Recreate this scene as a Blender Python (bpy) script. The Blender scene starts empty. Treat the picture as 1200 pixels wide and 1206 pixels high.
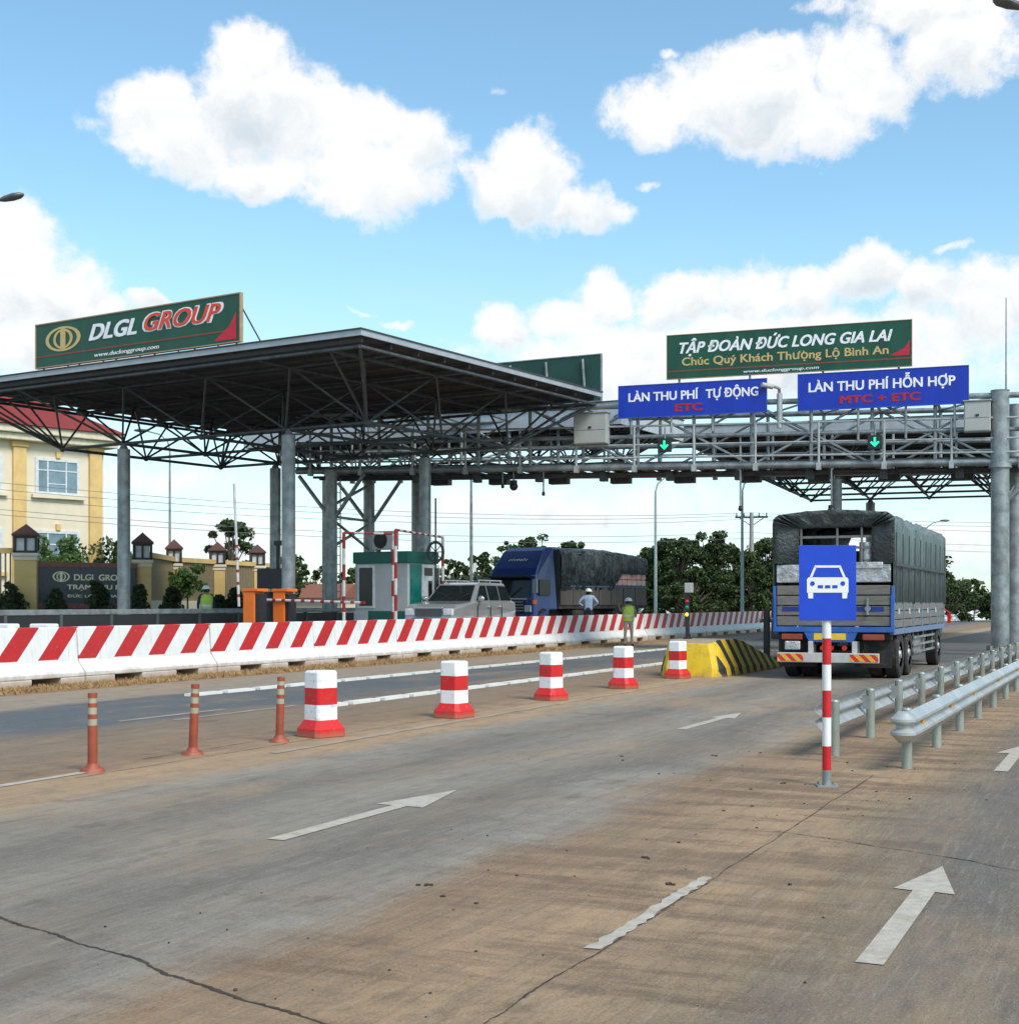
import bpy, math, random
import numpy as np
from mathutils import Vector, Matrix
R = math.radians
random.seed(7); rng = np.random.default_rng(7)
S = bpy.context.scene
COL = S.collection

# ------------------------------------------------------------------ camera
F = 1650.0; HZ = 710.0; CH = 1.6
cam = bpy.data.cameras.new("camera"); co = bpy.data.objects.new("camera", cam); COL.objects.link(co)
co.location = (0, 0, CH); co.rotation_euler = (R(90), 0, 0)
cam.sensor_fit = 'HORIZONTAL'; cam.sensor_width = 36; cam.lens = 36*F/1200
cam.shift_y = (HZ-603)/1200.0
cam.clip_start = .1; cam.clip_end = 6000
S.camera = co
S.view_settings.view_transform = 'Standard'; S.view_settings.look = 'None'
S.view_settings.gamma = 1; S.view_settings.exposure = 1.22

SUN_AZ, SUN_EL = 143, 47
# ------------------------------------------------------------------ node helpers
class NT:
    def __init__(s, tree): s.t = tree; s.n = tree.nodes; s.l = tree.links
    def new(s, typ, **kw):
        n = s.n.new(typ)
        for k, v in kw.items(): setattr(n, k, v)
        return n
    def put(s, sock, v):
        if v is None: return
        if isinstance(v, bpy.types.NodeSocket): s.l.new(v, sock)
        else:
            if isinstance(v, (tuple, list)) and len(v) == 3 and sock.type == 'RGBA': v = (*v, 1)
            sock.default_value = v
    def m(s, op, a, b=None, c=None, clamp=False):
        n = s.new('ShaderNodeMath', operation=op, use_clamp=clamp)
        s.put(n.inputs[0], a); s.put(n.inputs[1], b)
        if c is not None: s.put(n.inputs[2], c)
        return n.outputs[0]
    def sm(s, v, lo, hi):
        n = s.new('ShaderNodeMapRange', interpolation_type='SMOOTHSTEP')
        s.put(n.inputs[0], v); n.inputs[1].default_value = lo; n.inputs[2].default_value = hi
        return n.outputs[0]
    def mix(s, f, a, b, blend='MIX'):
        n = s.new('ShaderNodeMix', data_type='RGBA', blend_type=blend)
        s.put(n.inputs[0], f); s.put(n.inputs[6], a); s.put(n.inputs[7], b)
        return n.outputs[2]
    def noise(s, vec, scale, detail=4, rough=.55, dist=0):
        n = s.new('ShaderNodeTexNoise')
        if vec is not None: s.l.new(vec, n.inputs['Vector'])
        n.inputs['Scale'].default_value = scale; n.inputs['Detail'].default_value = detail
        n.inputs['Roughness'].default_value = rough; n.inputs['Distortion'].default_value = dist
        return n.outputs[0]
    def xyz(s, x, y, z=0.0):
        n = s.new('ShaderNodeCombineXYZ'); s.put(n.inputs[0], x); s.put(n.inputs[1], y); s.put(n.inputs[2], z)
        return n.outputs[0]
    def sep(s, v):
        n = s.new('ShaderNodeSeparateXYZ'); s.l.new(v, n.inputs[0]); return n.outputs
    def dot(s, v, d):
        n = s.new('ShaderNodeVectorMath', operation='DOT_PRODUCT'); s.l.new(v, n.inputs[0]); n.inputs[1].default_value = d
        return n.outputs['Value']
    def ramp(s, f, stops, interp='LINEAR'):
        n = s.new('ShaderNodeValToRGB'); cr = n.color_ramp; cr.interpolation = interp
        while len(cr.elements) < len(stops): cr.elements.new(.5)
        for e, (p, c) in zip(cr.elements, stops): e.position = p; e.color = (*c, 1)
        s.put(n.inputs[0], f); return n.outputs[0]

# ------------------------------------------------------------------ world: Nishita sky with cumulus built by direction
def dirpx(px, py):
    return math.atan((px-600)/F), math.atan((HZ-py)/math.hypot(F, px-600))
W = bpy.data.worlds.new("World"); S.world = W; W.use_nodes = True
N = NT(W.node_tree); N.n.clear()
sky = N.new('ShaderNodeTexSky', sky_type='NISHITA'); sky.sun_disc = False
sky.sun_elevation = R(SUN_EL); sky.sun_rotation = R(SUN_AZ); sky.air_density = 1.0; sky.dust_density = .6; sky.ozone_density = 1.6
tc = N.new('ShaderNodeTexCoord'); d = N.sep(tc.outputs['Generated'])
az = N.m('ARCTAN2', d[0], d[1]); el = N.m('ARCSINE', d[2])
p3 = N.xyz(az, el, 0)
w1 = N.noise(p3, 16, 5, .55); w2 = N.noise(N.xyz(el, az, 3.3), 16, 5, .55)
azw = N.m('MULTIPLY_ADD', N.m('SUBTRACT', w1, .5), .045, az)
elw = N.m('MULTIPLY_ADD', N.m('SUBTRACT', w2, .5), .045, el)
BL = [(292,72,50,50,1),(305,125,92,55,1),(178,125,50,40,1),(215,160,90,45,.9),(395,150,100,45,1),(430,205,100,52,1),(300,195,95,32,.9),(495,170,55,42,.9),
      (615,212,64,56,1),(690,250,62,26,.85),(562,200,28,26,.7),(110,145,26,14,.5),
      (880,115,120,55,1.05),(780,130,66,36,1),(935,145,100,45,1),(900,68,60,28,1),(1010,90,70,55,1),
      (1140,50,78,50,1),(1100,5,110,30,.9),(975,8,42,16,.55),
      (10,325,88,84,1),(80,348,66,48,1),(5,270,46,34,1),(135,362,36,22,.8),(182,352,26,12,.8),(60,400,110,55,1),
      (1020,318,52,34,1),(955,338,50,34,1),(880,342,60,36,1),(800,352,50,34,1),(712,348,46,34,1),(665,378,44,26,1),(590,388,44,24,.9),(1090,340,40,36,1),(1150,352,40,46,1),(1195,340,26,34,1),
      (880,420,330,62,1),(700,440,120,44,.9),(765,213,20,9,.55),(785,65,20,9,.5),(470,378,26,9,.5),(580,113,14,8,.4),
      (1120,290,26,8,.4),(430,365,30,8,.35),(180,560,120,28,.6),(640,600,300,40,.62),(200,640,260,40,.55),(1060,640,200,40,.6)]
acc = None; acc2 = None
for (px, py, rx, ry, w) in BL:
    a0, e0 = dirpx(px, py)
    dx = N.m('MULTIPLY', N.m('SUBTRACT', azw, a0), F/rx/1.1); dy = N.m('MULTIPLY', N.m('SUBTRACT', elw, e0), F/ry/1.1)
    q = N.m('MULTIPLY_ADD', dx, dx, N.m('MULTIPLY', dy, dy))
    v = N.m('SUBTRACT', w, q)
    v2 = N.m('MULTIPLY_ADD', dy, -.55, v)
    acc = v if acc is None else N.m('SMOOTH_MAX', acc, v, .35)
    acc2 = v2 if acc2 is None else N.m('SMOOTH_MAX', acc2, v2, .35)
# clouds elsewhere in the sky, outside the part the blobs shape
under = N.m('SUBTRACT', acc2, acc)
gen = N.m('MULTIPLY_ADD', N.noise(N.xyz(az, N.m('MULTIPLY', el, 1.7), 1.0), 2.4, 5, .55), 6.0, -3.3)
far = N.sm(N.m('ABSOLUTE', az), .40, .62); hi = N.sm(el, .45, .60)
gen = N.m('SUBTRACT', gen, N.m('MULTIPLY', N.m('SUBTRACT', 1.0, N.m('MAXIMUM', far, hi)), 6.0))
acc = N.m('MAXIMUM', acc, gen)
fine = N.noise(p3, 34, 9, .66)
bil = N.noise(N.xyz(azw, elw, 9.0), 75, 6, .6)
dens = N.m('ADD', acc, N.m('MULTIPLY', N.m('SUBTRACT', fine, .5), 1.7))
dens = N.m('ADD', dens, N.m('MULTIPLY', N.m('SUBTRACT', bil, .5), .7))
mask = N.sm(dens, -.05, .72)
soft = N.noise(N.xyz(azw, elw, 5.0), 13, 6, .62); puff = N.noise(N.xyz(azw, N.m('MULTIPLY', elw, 1.2), 2.0), 30, 7, .62)
sh = N.m('ADD', N.m('MULTIPLY', under, 1.15), N.m('MULTIPLY', N.m('SUBTRACT', soft, .5), 2.4)); sh = N.m('ADD', sh, N.m('MULTIPLY', N.m('SUBTRACT', puff, .5), 1.5))
core = N.m('MULTIPLY', N.sm(sh, -.15, .95), N.sm(dens, .15, .8))
ccol = N.mix(core, (1.0, 1.0, 1.0), (.665, .755, .825))
# pale milky air towards the horizon
hz = N.m('SUBTRACT', 1.0, N.sm(el, -.04, .30)); wisp = N.sm(N.noise(N.xyz(az, N.m('MULTIPLY', el, 3.5), 7.0), 9, 7, .6), .38, .66)
milk = N.m('MULTIPLY', hz, N.m('MULTIPLY_ADD', wisp, .45, .45), clamp=True)
tint = N.mix(1.0, sky.outputs[0], (.95, 1.15, 1.08), 'MULTIPLY')
skyc = N.new('ShaderNodeBackground'); N.put(skyc.inputs[0], tint); skyc.inputs[1].default_value = .084
mk = N.new('ShaderNodeBackground'); mk.inputs[0].default_value = (.74, .87, .93, 1); mk.inputs[1].default_value = .44
cb = N.new('ShaderNodeBackground'); N.put(cb.inputs[0], ccol); cb.inputs[1].default_value = .44
m1 = N.new('ShaderNodeMixShader'); N.put(m1.inputs[0], milk); N.l.new(skyc.outputs[0], m1.inputs[1]); N.l.new(mk.outputs[0], m1.inputs[2])
m2 = N.new('ShaderNodeMixShader'); N.put(m2.inputs[0], mask); N.l.new(m1.outputs[0], m2.inputs[1]); N.l.new(cb.outputs[0], m2.inputs[2])
wo = N.new('ShaderNodeOutputWorld'); N.l.new(m2.outputs[0], wo.inputs[0])
W.cycles.sampling_method = 'MANUAL'; W.cycles.sample_map_resolution = 512

sun = bpy.data.lights.new("sun", 'SUN'); sun.energy = 1.5; sun.angle = R(24); sun.color = (1, .955, .89)
so = bpy.data.objects.new("sun", sun); COL.objects.link(so)
sd = Vector((math.cos(R(SUN_EL))*math.sin(R(SUN_AZ)), math.cos(R(SUN_EL))*math.cos(R(SUN_AZ)), math.sin(R(SUN_EL))))
so.rotation_euler = sd.to_track_quat('Z', 'Y').to_euler(); so.location = (20, -20, 40)

# ------------------------------------------------------------------ frames and placing
RA = 24.3                                   # road heading, degrees clockwise from +Y
UU = Vector((math.sin(R(RA)), math.cos(R(RA)), 0)); NN = Vector((math.cos(R(RA)), -math.sin(R(RA)), 0))
def RD(n, t, z=0): return NN*n + UU*t + Vector((0, 0, z))
def AT(px, Y, z=0.0): return Vector(((px-600)/F*Y, Y, z))
LZ = .40                                    # level of the left carriageway

# ------------------------------------------------------------------ materials
MT = {}
def mat(name, col, rough=.6, metal=0.0, var=.12, scale=6.0, bump=0.0, bscale=60.0, col2=None, dirt=0.0, dirtcol=(.22, .15, .09), emit=None, spec=None, stretch=None, coat=0, bdist=.02):
    if name in MT: return MT[name]
    m = bpy.data.materials.new(name); m.use_nodes = True; n = NT(m.node_tree); b = m.node_tree.nodes['Principled BSDF']
    tc = n.new('ShaderNodeTexCoord'); vec = tc.outputs['Object']
    if stretch:
        mp = n.new('ShaderNodeMapping'); n.l.new(vec, mp.inputs[0]); mp.inputs['Scale'].default_value = stretch; vec = mp.outputs[0]
    nz = n.noise(vec, scale, 5, .6)
    c2 = col2 or tuple(min(1, c*(1+var)) for c in col); c1 = col if col2 else tuple(c*(1-var) for c in col)
    c = n.mix(n.sm(nz, .3, .7), c1, c2)
    if dirt:
        dn = n.noise(vec, scale*.45+.3, 7, .68)
        c = n.mix(n.m('MULTIPLY', n.sm(dn, .48, .72), dirt), c, dirtcol)
    n.put(b.inputs['Base Color'], c)
    n.put(b.inputs['Roughness'], n.m('MULTIPLY_ADD', nz, .2, rough-.1)); b.inputs['Metallic'].default_value = metal
    if spec is not None: b.inputs['Specular IOR Level'].default_value = spec
    if coat: b.inputs['Coat Weight'].default_value = coat
    if bump:
        bp = n.new('ShaderNodeBump'); bp.inputs['Strength'].default_value = bump; bp.inputs['Distance'].default_value = bdist
        n.l.new(n.noise(vec, bscale, 4, .6), bp.inputs['Height']); n.l.new(bp.outputs[0], b.inputs['Normal'])
    if emit:
        b.inputs['Emission Color'].default_value = (*emit[0], 1); b.inputs['Emission Strength'].default_value = emit[1]
    MT[name] = m; return m
galv = mat('galvanised steel', (.29, .315, .315), .45, .45, .3, 3, .1, 40, dirt=.45, dirtcol=(.2, .19, .17))
galvd = mat('weathered truss steel', (.075, .082, .085), .5, .3, .3, 5, dirt=.4, dirtcol=(.06, .06, .06))
zinc = mat('bright zinc rail', (.42, .44, .43), .42, .3, .15, 3, dirt=.35, dirtcol=(.3, .27, .22))
white = mat('white paint', (.78, .78, .76), .55, 0, .05, 5, .05, 30, dirt=.3, dirtcol=(.42, .38, .32))
red = mat('red paint', (.55, .010, .012), .5, 0, .14, 5, dirt=.25, dirtcol=(.36, .07, .05))
black = mat('black plastic', (.018, .018, .02), .5, 0, .3, 8)
rubber = mat('rubber', (.022, .022, .023), .85, 0, .3, 12, dirt=.5, dirtcol=(.16, .11, .07))
yellow = mat('yellow paint', (.72, .47, .02), .55, 0, .12, 4, .1, 30, dirt=.4, dirtcol=(.33, .22, .06))
glass = mat('dark window glass', (.012, .017, .018), .08, 0, .2, 3, spec=.35)
greyglass = mat('reflective window glass', (.16, .24, .28), .12, 0, .25, 1.2, spec=.8)
cream = mat('cream render', (.72, .63, .47), .8, 0, .05, 1.2, .08, 50, dirt=.12, dirtcol=(.5, .4, .27))
ochre = mat('ochre render', (.68, .46, .18), .8, 0, .08, 2, .08, 50, dirt=.2, dirtcol=(.38, .25, .1))
tile = mat('red roof tile', (.23, .026, .018), .6, 0, .2, 6, dirt=.2, dirtcol=(.13, .02, .02))
greybox = mat('grey cabinet paint', (.40, .41, .38), .5, .1, .06, 3, dirt=.2, dirtcol=(.28, .26, .22))
orange = mat('orange powder coat', (.78, .16, .015), .45, 0, .08, 3)
conc = mat('plain concrete', (.36, .31, .25), .85, 0, .15, 4, .3, 40, dirt=.6, dirtcol=(.30, .20, .11))

# ------------------------------------------------------------------ mesh builder
class MB:
    def __init__(s): s.v = []; s.f = []; s.m = []
    def add(s, vs, fs, m=0):
        o = len(s.v); s.v += [tuple(v) for v in vs]; s.f += [tuple(i+o for i in f) for f in fs]; s.m += [m]*len(fs); return s
    def box(s, x0, x1, y0, y1, z0, z1, m=0, M=None, taper=0):
        t = taper
        vs = [Vector(p) for p in ((x0,y0,z0),(x1,y0,z0),(x1,y1,z0),(x0,y1,z0),(x0+t,y0+t,z1),(x1-t,y0+t,z1),(x1-t,y1-t,z1),(x0+t,y1-t,z1))]
        if M is not None: vs = [M @ v for v in vs]
        return s.add(vs, [(0,3,2,1),(4,5,6,7),(0,1,5,4),(1,2,6,5),(2,3,7,6),(3,0,4,7)], m)
    def tube(s, a, b, r, r2=None, seg=8, m=0, cap=True):
        a = Vector(a); b = Vector(b); r2 = r if r2 is None else r2
        d = (b-a)
        if d.length < 1e-6: return s
        q = d.to_track_quat('Z', 'Y'); X = q @ Vector((1,0,0)); Y = q @ Vector((0,1,0))
        vs = []
        for c, rr in ((a, r), (b, r2)):
            for i in range(seg):
                t = 2*math.pi*(i+.5)/seg; vs.append(c + X*math.cos(t)*rr + Y*math.sin(t)*rr)
        fs = [(i, (i+1) % seg, seg+(i+1) % seg, seg+i) for i in range(seg)]
        if cap: fs += [tuple(range(seg-1, -1, -1)), tuple(range(seg, 2*seg))]
        return s.add(vs, fs, m)
    def path(s, pts, r, seg=8, m=0):
        for a, b in zip(pts[:-1], pts[1:]): s.tube(a, b, r, seg=seg, m=m)
        return s
    def prism(s, pts, a, b, axis='x', m=0, M=None):
        """closed polygon pts extruded from a to b; axis x: pts are (y,z), y: (x,z), z: (x,y)"""
        def mk(p, c):
            v = {'x': (c, p[0], p[1]), 'y': (p[0], c, p[1]), 'z': (p[0], p[1], c)}[axis]
            return M @ Vector(v) if M is not None else Vector(v)
        n = len(pts); vs = [mk(p, a) for p in pts] + [mk(p, b) for p in pts]
        return s.add(vs, [tuple(range(n-1, -1, -1)), tuple(range(n, 2*n))] + [(i, (i+1) % n, n+(i+1) % n, n+i) for i in range(n)], m)
    def hull(s, prof, m=0):
        """side profile (y,z,halfwidth) closed, mirrored in x"""
        n = len(prof); vs = [(-w, y, z) for y, z, w in prof] + [(w, y, z) for y, z, w in prof]
        return s.add(vs, [tuple(range(n)), tuple(range(2*n-1, n-1, -1))] + [((i+1) % n, i, n+i, n+(i+1) % n) for i in range(n)], m)
    def loft(s, rings, m=0, closed=True, cap=True):
        k = len(rings[0]); vs = [v for r in rings for v in r]; fs = []
        for j in range(len(rings)-1):
            for i in range(k if closed else k-1):
                fs.append((j*k+i, j*k+(i+1) % k, (j+1)*k+(i+1) % k, (j+1)*k+i))
        if cap and closed: fs += [tuple(range(k-1, -1, -1)), tuple(range((len(rings)-1)*k, len(rings)*k))]
        return s.add(vs, fs, m)
    def sphere(s, c, r, seg=12, rg=8, m=0, sc=(1, 1, 1), half=False):
        c = Vector(c); rings = []
        for j in range(rg+1):
            ph = math.pi*(j/rg if not half else j/rg*.5)
            rings.append([c + Vector((math.sin(ph)*math.cos(2*math.pi*i/seg)*r*sc[0], math.sin(ph)*math.sin(2*math.pi*i/seg)*r*sc[1], math.cos(ph)*r*sc[2])) for i in range(seg)])
        return s.loft(rings[::-1], m)
    def build(s, name, mats, parent=None, bevel=0, smooth=False, loc=None, rz=None):
        me = bpy.data.meshes.new(name); me.from_pydata(s.v, [], s.f)
        if not isinstance(mats, (list, tuple)): mats = [mats]
        for mm in mats: me.materials.append(mm)
        if len(mats) > 1: me.polygons.foreach_set('material_index', s.m)
        me.validate(); me.update()
        import bmesh
        if len(s.f) < 60000:
            bm = bmesh.new(); bm.from_mesh(me); bmesh.ops.recalc_face_normals(bm, faces=bm.faces); bm.to_mesh(me); bm.free()
        if smooth:
            me.polygons.foreach_set('use_smooth', [True]*len(me.polygons))
            try: me.set_sharp_from_angle(angle=R(40))
            except Exception: pass
        o = bpy.data.objects.new(name, me); COL.objects.link(o)
        if parent: o.parent = parent
        if bevel:
            b = o.modifiers.new('b', 'BEVEL'); b.width = bevel; b.segments = 2; b.limit_method = 'ANGLE'; b.angle_limit = R(40)
        if loc is not None: o.location = loc
        if rz is not None: o.rotation_euler.z = rz
        return o

def tag(o, label=None, cat=None, group=None, kind=None):
    if label: o['label'] = label
    if cat: o['category'] = cat
    if group: o['group'] = group
    if kind: o['kind'] = kind
    return o
def thing(name, label, cat, loc=(0, 0, 0), rz=0, group=None):
    o = bpy.data.objects.new(name, None); COL.objects.link(o); o.empty_display_size = .2
    o.location = loc; o.rotation_euler = (0, 0, rz); return tag(o, label, cat, group)
KIDS = {}
def kids(o): return [c for c in bpy.data.objects if c.parent == o]
def dup(root, loc, rz, label=None, group=None, scale=None):
    r = root.copy(); COL.objects.link(r); r.location = loc; r.rotation_euler = (0, 0, rz)
    if scale is not None: r.scale = scale if isinstance(scale, (tuple, list)) else (scale,)*3
    if label: r['label'] = label
    if group: r['group'] = group
    for ch in kids(root):
        c = ch.copy(); COL.objects.link(c); c.parent = r
        for g in kids(ch):
            e = g.copy(); COL.objects.link(e); e.parent = c
    return r
ORD = ['first','second','third','fourth','fifth','sixth','seventh','eighth','ninth','tenth','eleventh','twelfth','thirteenth','fourteenth','fifteenth','sixteenth',
       'seventeenth','eighteenth','nineteenth','twentieth'] + ['twenty-'+x for x in ('first','second','third','fourth','fifth','sixth','seventh','eighth','ninth')] + ['thirtieth','thirty-first','thirty-second','thirty-third','thirty-fourth','thirty-fifth']

def text(mb, s, x0, x1, z0, z1, y, m=0, shear=0.0, bold=.0, depth=.006, M=None):
    """lettering fitted into the rectangle x0..x1, z0..z1, facing -y (body height taken from capital letters)"""
    def mesh_of(t):
        cu = bpy.data.curves.new('t', 'FONT'); cu.body = t; cu.size = 1; cu.shear = shear; cu.extrude = depth/2 if depth else 0; cu.resolution_u = 3
        ob = bpy.data.objects.new('t', cu); COL.objects.link(ob)
        bpy.context.view_layer.update(); dg = bpy.context.evaluated_depsgraph_get()
        me = bpy.data.meshes.new_from_object(ob.evaluated_get(dg))
        vs = [tuple(v.co) for v in me.vertices]; fs = [tuple(p.vertices) for p in me.polygons]
        bpy.data.objects.remove(ob); bpy.data.meshes.remove(me); bpy.data.curves.remove(cu)
        return vs, fs
    vs, fs = mesh_of(s)
    if not vs: return
    xa = min(v[0] for v in vs); xb = max(v[0] for v in vs)
    cap = .73
    sx = (x1-x0)/(xb-xa); sz = (z1-z0)/cap
    k = bold*.62
    for j, (ox, oz) in enumerate(((0, 0), (-k, -k*.6), (k, -k*.6), (-k, k*.6), (k, k*.6), (0, k*.6), (0, -k*.6)) if bold else ((0, 0),)):
        out = []
        for v in vs:
            p = Vector((x0+(v[0]-xa+ox)*sx, y-depth/2-v[2]-.0007*j, z0+(v[1]+oz)*sz)); out.append(M @ p if M is not None else p)
        mb.add(out, fs, m)

# ================================================================== THE SETTING
def sheet(name, pts, z, m, kind='structure'):
    mb = MB(); mb.add([(p[0], p[1], z) for p in pts], [tuple(range(len(pts)))])
    return tag(mb.build(name, m), kind=kind)
def rdquad(n0, n1, t0, t1): return [RD(n0, t0), RD(n1, t0), RD(n1, t1), RD(n0, t1)]

gm = mat('far ground', (.10, .11, .045), .95, 0, .3, .06, col2=(.20, .14, .08))
sheet('ground', [(-2500, -400), (2500, -400), (2500, 4000), (-2500, 4000)], -.03, gm)

# road concrete, coordinates n (across) and t (along)
def road_mat():
    m = bpy.data.materials.new('dusty road concrete'); m.use_nodes = True; n = NT(m.node_tree); b = m.node_tree.nodes['Principled BSDF']
    g = n.new('ShaderNodeNewGeometry'); P = g.outputs['Position']
    nn = n.dot(P, tuple(NN)); tt = n.dot(P, tuple(UU))
    st = n.xyz(nn, n.m('MULTIPLY', tt, .09)); st2 = n.xyz(nn, n.m('MULTIPLY', tt, .3), 4.0); iso = n.xyz(nn, tt, 0)
    cross = n.xyz(n.m('MULTIPLY', nn, .35), n.m('MULTIPLY', tt, 1.6), 2.0)
    wob = n.m('MULTIPLY', n.m('SUBTRACT', n.noise(st2, .9, 6, .65), .5), 2.0)
    nw = n.m('ADD', nn, wob)
    f = n.m('MULTIPLY_ADD', nw, 1/21.0, 1.0)        # n -21..0 -> 0..1
    def q(v): return (v+21)/21
    G1=(.175,.152,.122); G2=(.300,.262,.208); T1=(.45,.290,.155); T2=(.30,.185,.098); A=(.082,.105,.118); C=(.34,.27,.195); SO=(.26,.14,.065)
    base = n.ramp(f, [(q(-20.5),SO),(q(-18.4),SO),(q(-17.9),C),(q(-15.5),C),(q(-15.0),A),(q(-12.6),A),(q(-11.9),(.21,.155,.105)),(q(-9.4),T2),(q(-8.8),T1),(q(-8.2),T1),(q(-7.5),G2),
                      (q(-6.7),G1),(q(-5.6),G2),(q(-4.7),G1),(q(-4.0),(.33,.29,.235)),(q(-3.5),T2),(q(-2.3),T1),(q(-1.75),(.31,.215,.12)),(q(-1.0),(.150,.133,.112)),(q(-.3),(.21,.165,.11))])
    streak = n.noise(st, 5.5, 8, .7); c = n.mix(n.m('MULTIPLY', n.sm(streak, .44, .68), .36), base, (.12,.105,.09))
    s2 = n.noise(n.xyz(nn, n.m('MULTIPLY', tt, .05), 8), 14, 6, .7); c = n.mix(n.m('MULTIPLY', n.sm(s2, .55, .75), .28), c, (.40,.32,.23))
    tan = n.noise(st2, .55, 7, .66); c = n.mix(n.m('MULTIPLY', n.sm(tan, .52, .68), .5), c, T1)
    # brown runs across the near tan area
    runs = n.noise(cross, 1.6, 7, .68); near = n.m('MULTIPLY', n.sm(nn, -4.6, -3.0), n.m('SUBTRACT', 1.0, n.sm(nn, -1.7, -.9)))
    c = n.mix(n.m('MULTIPLY', n.m('MULTIPLY', n.sm(runs, .44, .62), near), .72), c, (.155,.092,.05))
    band = n.m('MULTIPLY', n.sm(nn, -10.6, -9.8), n.m('SUBTRACT', 1.0, n.sm(nn, -9.4, -8.6)))
    c = n.mix(n.m('MULTIPLY', n.m('MULTIPLY', n.sm(runs, .40, .6), band), .5), c, (.19,.125,.075))
    mott = n.noise(iso, 3.2, 9, .72); c = n.mix(n.m('MULTIPLY', n.sm(mott, .45, .7), .34), c, (.115,.088,.062))
    gr = n.noise(iso, 60, 6, .8); c = n.mix(n.m('MULTIPLY', n.sm(gr, .5, .68), .5), c, (.075,.062,.05)); c = n.mix(n.m('MULTIPLY', n.sm(gr, .5, .34), .34), c, (.50,.43,.34)); md = n.noise(iso, 11, 7, .75); c = n.mix(n.m('MULTIPLY', n.sm(md, .52, .66), .26), c, (.10,.082,.062)); c = n.mix(n.m('MULTIPLY', n.sm(md, .46, .34), .2), c, (.42,.36,.27)); big = n.noise(n.xyz(nn, n.m('MULTIPLY', tt, .55), 11.0), .8, 5, .65); c = n.mix(n.m('MULTIPLY', n.sm(big, .48, .64), .24), c, (.30,.215,.13))
    sc = n.noise(n.xyz(n.m('MULTIPLY', nn, 6), n.m('MULTIPLY', tt, .5), 1), 6, 4, .7); c = n.mix(n.m('MULTIPLY', n.sm(sc, .62, .72), .25), c, (.47,.43,.37))
    f1 = n.noise(n.xyz(n.m('MULTIPLY', nn, 1.0), n.m('MULTIPLY', tt, .07), 15.0), 26, 5, .75); c = n.mix(n.m('MULTIPLY', n.sm(f1, .52, .66), .34), c, (.10,.085,.068)); c = n.mix(n.m('MULTIPLY', n.sm(f1, .46, .34), .28), c, (.40,.35,.28))
    pit = n.noise(iso, 150, 3, .7); c = n.mix(n.m('MULTIPLY', n.sm(pit, .58, .66), .5), c, (.05,.042,.034))
    blot = n.noise(n.xyz(nn, n.m('MULTIPLY', tt, .6), 21.0), 2.2, 8, .72); c = n.mix(n.m('MULTIPLY', n.sm(blot, .56, .66), .38), c, (.105,.075,.05))
    # dark spots of dropped soil
    vo = n.new('ShaderNodeTexVoronoi'); n.l.new(iso, vo.inputs['Vector']); vo.inputs['Scale'].default_value = 2.3
    sp = n.m('MULTIPLY', n.sm(n.m('ADD', vo.outputs['Distance'], n.m('MULTIPLY', gr, .10)),   .075, .045), n.sm(mott, .5, .56)); c = n.mix(n.m('MULTIPLY', sp, .55), c, (.075,.055,.04))
    n.put(b.inputs['Base Color'], c); n.put(b.inputs['Roughness'], n.m('MULTIPLY_ADD', streak, .3, .62)); b.inputs['Specular IOR Level'].default_value = .35
    bp = n.new('ShaderNodeBump'); bp.inputs['Strength'].default_value = .9; bp.inputs['Distance'].default_value = .018
    h = n.m('ADD', n.m('MULTIPLY', n.noise(iso, 55, 5, .7), .6), n.m('MULTIPLY', mott, 1.2)); n.l.new(h, bp.inputs['Height']); n.l.new(bp.outputs[0], b.inputs['Normal'])
    return m
sheet('road', rdquad(-19.75, 30, -25, 420), 0, road_mat())
asph = mat('far asphalt', (.12, .12, .12), .8, 0, .2, .8, .3, 60, col2=(.18, .165, .145), dirt=.6, dirtcol=(.24, .18, .12))
sheet('road_asphalt', rdquad(-8.0, 10, 39, 300), .004, mat('dark lane asphalt', (.085, .085, .088), .8, 0, .2, .8, .3, 60, col2=(.125, .118, .108), dirt=.5, dirtcol=(.20, .16, .11)))
lw = MB(); lw.box(-90, -19.72, -30, 400, -.02, LZ)
lo = tag(lw.build('carriageway', asph, rz=R(-RA)), kind='structure')

# painted markings
paintm = mat('worn road paint', (.45, .40, .33), .75, 0, .12, 12, .3, 50, dirt=.75, dirtcol=(.30, .23, .155))
def wornline(name, n0, n1, t0, t1, m=None, seed=1, ragged=.0, seg=.35):
    r_ = random.Random(seed); a = []; b_ = []; t = t0
    while t < t1+1e-6:
        a.append(RD(n0+r_.uniform(-ragged, ragged*.3), t+r_.uniform(-.25,.25)*seg*(ragged > 0))); b_.append(RD(n1+r_.uniform(-ragged*.3, ragged), t)); t += seg
    mb = MB(); k = len(a); mb.add([(p.x, p.y, .005) for p in a+b_], [(i, k+i, k+i+1, i+1) for i in range(k-1)])
    return tag(mb.build(name, m or paintm), kind='structure')
def arrow(nc, t0, L, hw=.075, hL=None, hW=.24):
    hL = hL or L*.36
    pts = [(-hw, 0), (hw, 0), (hw*.95, L-hL), (hW, L-hL-.02), (0, L), (-hW, L-hL+.02), (-hw*.95, L-hL)]
    mb = MB(); mb.add([(*(RD(nc+p[0], t0+p[1]).to_2d()), .005) for p in pts], [(0, 1, 2, 6), (3, 4, 5, 6, 2)])
    tag(mb.build('road_marking', paintm), kind='structure')
arrow(-5.32, 7.95, 2.75, .07, 1.02, .22); arrow(-1.10, 6.3, 2.5, .062, .8, .168); arrow(-1.22, 14.0, 2.6, .065, .9, .19); arrow(-5.3, 17.0, 2.9, .065, 1.0, .19)
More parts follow.
